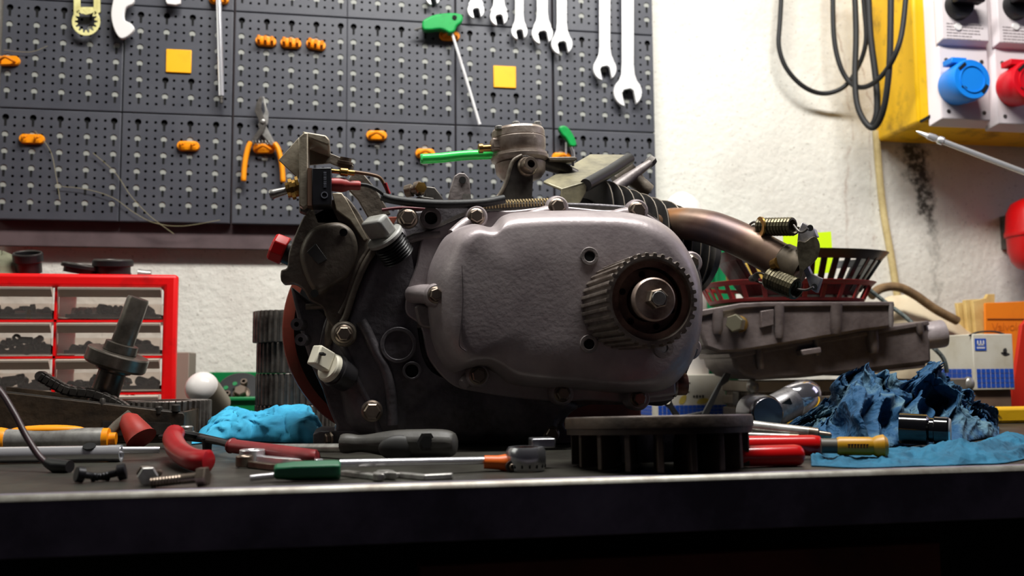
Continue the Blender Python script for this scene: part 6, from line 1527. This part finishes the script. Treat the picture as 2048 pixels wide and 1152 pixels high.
# circlip pliers with red grips
M_grip = mat('red_vinyl_grip', (150, 14, 22), .34, n=(30, .45, .8), col2=(116, 10, 16))
M_grip2 = mat('faded_red_vinyl', (132, 44, 46), .42, n=(30, .42, .75), col2=(106, 30, 34))
def pliers():
    t = thing('lock_ring_pliers', 'black pliers with red vinyl grips lying open at the left front', 'pliers', z0(T(390, 915)))
    up = lambda p, h: p + Vector((0, 0, h))
    b = B(); q = spline([up(T(350, 914), .017), up(T(345, 918), .013), up(T(358, 932), .009), up(T(388, 944), .007), up(T(420, 946), .0068)], 6)
    n_ = len(q); b.tube(q, [.0058] + [.0066+.0006*i/n_ for i in range(1, n_-1)] + [.005], 16, flat=.9); b.build('red_grip', M_grip, t, smooth=60)
    b = B(); q = spline([up(T(462, 917), .0085), up(T(480, 918), .0078), up(T(560, 924), .0062), up(T(618, 932), .0058), up(T(632, 933), .0056)], 6)
    n_ = len(q); b.tube(q, [.0062, .0066] + [.0058]*(n_-3) + [.0046], 16, flat=.8); b.build('red_grip', M_grip2, t, smooth=60)
    b = B(); q = [up(T(320, 897), .009), up(T(350, 899), .0095), up(T(400, 905), .0100), up(T(440, 912), .0095), up(T(466, 917), .0085)]
    b.tube(q, [.0022, .0036, .0040, .0034, .0030], 8, flat=.7); b.build('long_arm', M_black, t, bevel=.0004)
    b = B(); q = [up(T(455, 897), .006), up(T(420, 902), .009), up(T(385, 905), .012), up(T(356, 913), .016)]
    b.tube(q, [.0012, .0032, .0042, .0036], 8, flat=.7); b.build('short_arm', M_black, t)
    b = B(); b.lathe([(0, .0058), (.003, .0058), (.0032, .0048), (.0062, .0048), (.007, .004)], up(T(372, 905), .012), (0, 0, 1), 16); b.build('pivot_nut', M_steel, t, smooth=30)
    b = B(); b.lathe([(-.004, .003), (.007, .0036)], up(T(414, 908), .004), (0, 0, 1), 10); b.build('adjust_screw', M_black, t)
pliers()
# chrome tube and thin rod
def tube_tool():
    a, c = T(-60, 930), T(238, 925); r = 16.5*MPP(a.y, 120); a = z0(a)+Vector((0, .006, r)); c = z0(c)+Vector((0, .006, r)); ax, L_ = mk_axis(a, c)
    t = thing('box_spanner', 'bright chrome box spanner tube with cross hole at the left', 'box spanner', z0(c))
    b = B(); b.lathe_ring([(0, r*.75), (0, r*.96), (L_*.9, r*.96), (L_*.92, r), (L_, r), (L_, r*.75)], a, ax, 36); b.build('tube', M_chrome, t, smooth=30)
    q = a+ax*L_*.785; b = B(); b.lathe([(0, .0040), (.0006, .0040)], q + Vector((0, -r*.45, r*.875)), (0, -.45, .87), 20); b.build('cross_hole', M_void, t)
    b = B(); e = T(336, 911); b.tube([c-ax*.01+Vector((0, .002, .002)), Vector((e.x, c.y+.008, c.z+.001))], .0022, 12); b.build('bar', M_chrome, t)
tube_tool()
# orange and grey handled tool
def orange_tool():
    a, c = P(-30, 884, .72), P(206, 884, .72); a.z = c.z = ZT+.0098; ax, L_ = mk_axis(a, c)
    t = thing('utility_knife', 'grey metal handled knife with orange grip lying behind the chrome tube', 'knife', z0(c))
    b = B(); b.lathe([(0, .0078), (L_*.3, .0086), (L_, .0082)], a, ax, 16); b.build('metal_body', M_steel, t, smooth=40)
    b = B(); b.lathe([(-.004, .006), (0, .0092), (L_*.13, .0096), (L_*.18, .0088)], a, ax, 20); b.build('orange_grip', M_orange, t, smooth=40)
    b = B(); b.sphere(a+ax*L_*.52+Vector((0, .001, .0072)), 1, (.026, .006, .0035)); b.build('orange_slider', M_orange, t, smooth=60)
    b = B(); b.lathe([(L_, .0078), (L_+.004, .0078), (L_+.0045, .0045), (L_+.009, .0045)], a, ax, 16); b.build('orange_collar', M_orange, t, smooth=30)
orange_tool()
# red cone nozzle with wooden stick
t = thing('red_funnel', 'red rubber funnel standing tilted in front of the iron tray', 'funnel', z0(P(270, 888, .735)))
A, Z = P(252, 832, .74), P(283, 879, .73); ax, L_ = mk_axis(A, Z); s = MPP(.73, 270)
b = B(); b.lathe([(0, 10*s), (L_*.2, 20*s), (L_*.75, 27*s), (L_*.9, 28*s), (L_, 31*s)], A, ax, 28); b.build('cone', mat('red_rubber', (170, 44, 34), .5, n=(26, .4, .7), col2=(110, 40, 32)), t, smooth=35)
b = B(); b.tube([P(213, 874, .735), P(235, 852, .738), P(262, 826, .742)], [.0040, .0044, .0034], 10); b.build('stick', M_plate, t, smooth=50)
# bent hose across the left corner
t = thing('bent_hose', 'dark bent hose arching into the picture at the left front', 'hose', z0(P(135, 940, .585)))
q = spline([P(-40, 742, .62), P(0, 782, .612), P(28, 826, .604), P(52, 872, .598), P(78, 912, .592), P(100, 932, .588)], 8)
b = B(); b.tube(q, 6.3*MPP(.6, 50), 12); b.build('hose', mat('purple_brown_hose', (54, 36, 40), .4, n=(40, .4, .7), col2=(34, 22, 26)), t, smooth=60)
b = B(); b.tube([P(96, 925, .589), P(112, 932, .585), P(140, 933, .58)], [.0032, .0044, .0036], 10); b.build('hose_end', M_black, t, smooth=40)
# loose screws and bolts near the edge
def lying(a, c, r, hr, lab, m, head='hex', name='loose_screw'):
    p, q = T(*a)+Vector((0, 0, hr)), T(*c)+Vector((0, 0, r)); ax, L_ = mk_axis(p, q)
    t = thing(name, lab, 'screw' if 'screw' in name else 'bolt', z0(p))
    b = B(); pr = [(0, r)]
    k = L_*.35
    while k < L_: pr += [(k, r), (k+.0006, r*.84), (k+.0012, r)]; k += .0016
    pr += [(L_, r*.8)]; b.lathe(pr, p, ax, 14); b.build('shank', m, t, smooth=30)
    b = B(); b.lathe([(-hr*.9, hr*.9), (-hr*.8, hr), (0, hr), (.0006, hr*.7)], p, ax, 6 if head == 'hex' else 20); b.build('head', m, t, smooth=25)
M_bscr = mat('blackened_steel', (30, 29, 32), .38, .6)
lying((166, 966), (214, 962), .0019, .0042, 'black socket screw, the left one of a pair near the front edge', M_bscr, 'rd')
lying((236, 962), (186, 964), .0020, .0044, 'black socket screw, the right one of a pair near the front edge', M_bscr, 'rd')
lying((397, 976), (304, 976), .0026, .0052, 'long grey bolt with dark head, lying across near the front edge', M_bolt, 'hex', 'loose_bolt')
lying((296, 972), (306, 958), .0022, .0050, 'stubby zinc bolt pointing away, left of the long grey bolt', M_steel, 'hex', 'loose_bolt')
lying((292, 962), (318, 952), .0018, .0042, 'small grey bolt behind the stubby zinc bolt', M_bolt, 'hex', 'loose_bolt')
# right side: red handled pliers, grey tube spanners, small yellow screwdriver
t = thing('combination_pliers', 'pliers with glossy red handles lying right of the flywheel', 'pliers', z0(T(1560, 934)))
M_rgl = mat('glossy_red_grip', (172, 10, 12), .25)
a, c = T(1440, 938), T(1616, 934); r = 21.5*MPP(c.y, 1560); a += Vector((0, .006, r)); c += Vector((0, .006, r)); ax, L_ = mk_axis(a, c)
b = B(); b.lathe([(0, r*.8), (L_*.4, r*.95), (L_*.9, r), (L_*.965, r*.92), (L_*.99, r*.7), (L_, r*.4)], a, ax, 28); b.build('red_handle', M_rgl, t, smooth=50)
a, c = T(1470, 926)+Vector((0, .02, .009)), T(1662, 921)+Vector((0, .01, .0085)); ax, L_ = mk_axis(a, c)
b = B(); b.lathe([(0, .0058), (L_*.9, .0066), (L_*.97, .006), (L_, .003)], a, ax, 24); b.build('red_handle', M_rgl, t, smooth=50)
def rod(p, q, r, lab, m, tip=None):
    t = thing('tube_spanner', lab, 'spanner', z0(p))
    b = B(); b.tube([p, q], r, 14); b.build('tube', m, t)
    ax, L_ = mk_axis(p, q); b = B(); b.lathe([(0, r*1.06), (.006, r*1.02), (.007, r*.62), (.014, r*.55), (.015, r*.3)], q, ax, 10); b.build('tip', M_bolt, t)
rod(T(1480, 912)+Vector((0, .03, .0200)), T(1648, 912)+Vector((0, .02, .0135)), .0042, 'grey steel tube tool lying above the red plier handles', M_steel)
rod(T(1480, 912)+Vector((0, .022, .012)), T(1600, 912)+Vector((0, .014, .011)), .0026, 'thin steel rod between the grey tube and the red plier handles', M_steel)
t = thing('screwdriver', 'small yellow handled screwdriver on the blue cloth at the right', 'screwdriver', z0(T(1730, 925)))
a, c = T(1660, 926)+Vector((0, .01, .0095)), T(1784, 926)+Vector((0, .004, .0095)); ax, L_ = mk_axis(a, c)
M_yh = mat('yellow_handle', (170, 122, 10), .4)
b = B(); b.lathe([(L_*.24, .0050), (L_*.28, .0056), (L_*.74, .0056), (L_*.78, .0052), (L_*.84, .0064), (L_*.94, .0072), (L_, .005)], a, ax, 20); h = b.build('handle', M_yh, t, smooth=35)
b = B(); b.lathe([(0, .0046), (L_*.24, .0046)], a, ax, 14); b.build('ferrule', mat('grey_ferrule', (70, 66, 58), .5), t)
b = B()
for k in range(7): b.box(a+ax*(L_*(.36+.045*k))+Vector((0, -.0057, .0005)), (.0022, .0006, .0026))
b.build('printed_lettering', mat('brown_print', (110, 62, 12), .6), h, smooth=0)
# ================================================================ light
light('ceiling_tube_lamp', (.24, .57, ZT+1.05), (.26, .86, ZT+.1), (.9, .14), 25, (1.0, .985, .94))
light('left_window', (-1.35, .70, ZT+1.0), (.1, .80, ZT+.15), (.9, .7), 3.5, (1.0, 1.0, .88))
light('side_window', (1.95, .80, ZT+.75), (.35, .85, ZT+.15), (.5, .7), 2.5, (.76, .70, 1.0))
w = bpy.data.worlds.new('dim_workshop'); SCN.world = w; w.use_nodes = True
bg = w.node_tree.nodes['Background']; bg.inputs[0].default_value = (.62, .54, .76, 1); bg.inputs[1].default_value = .022
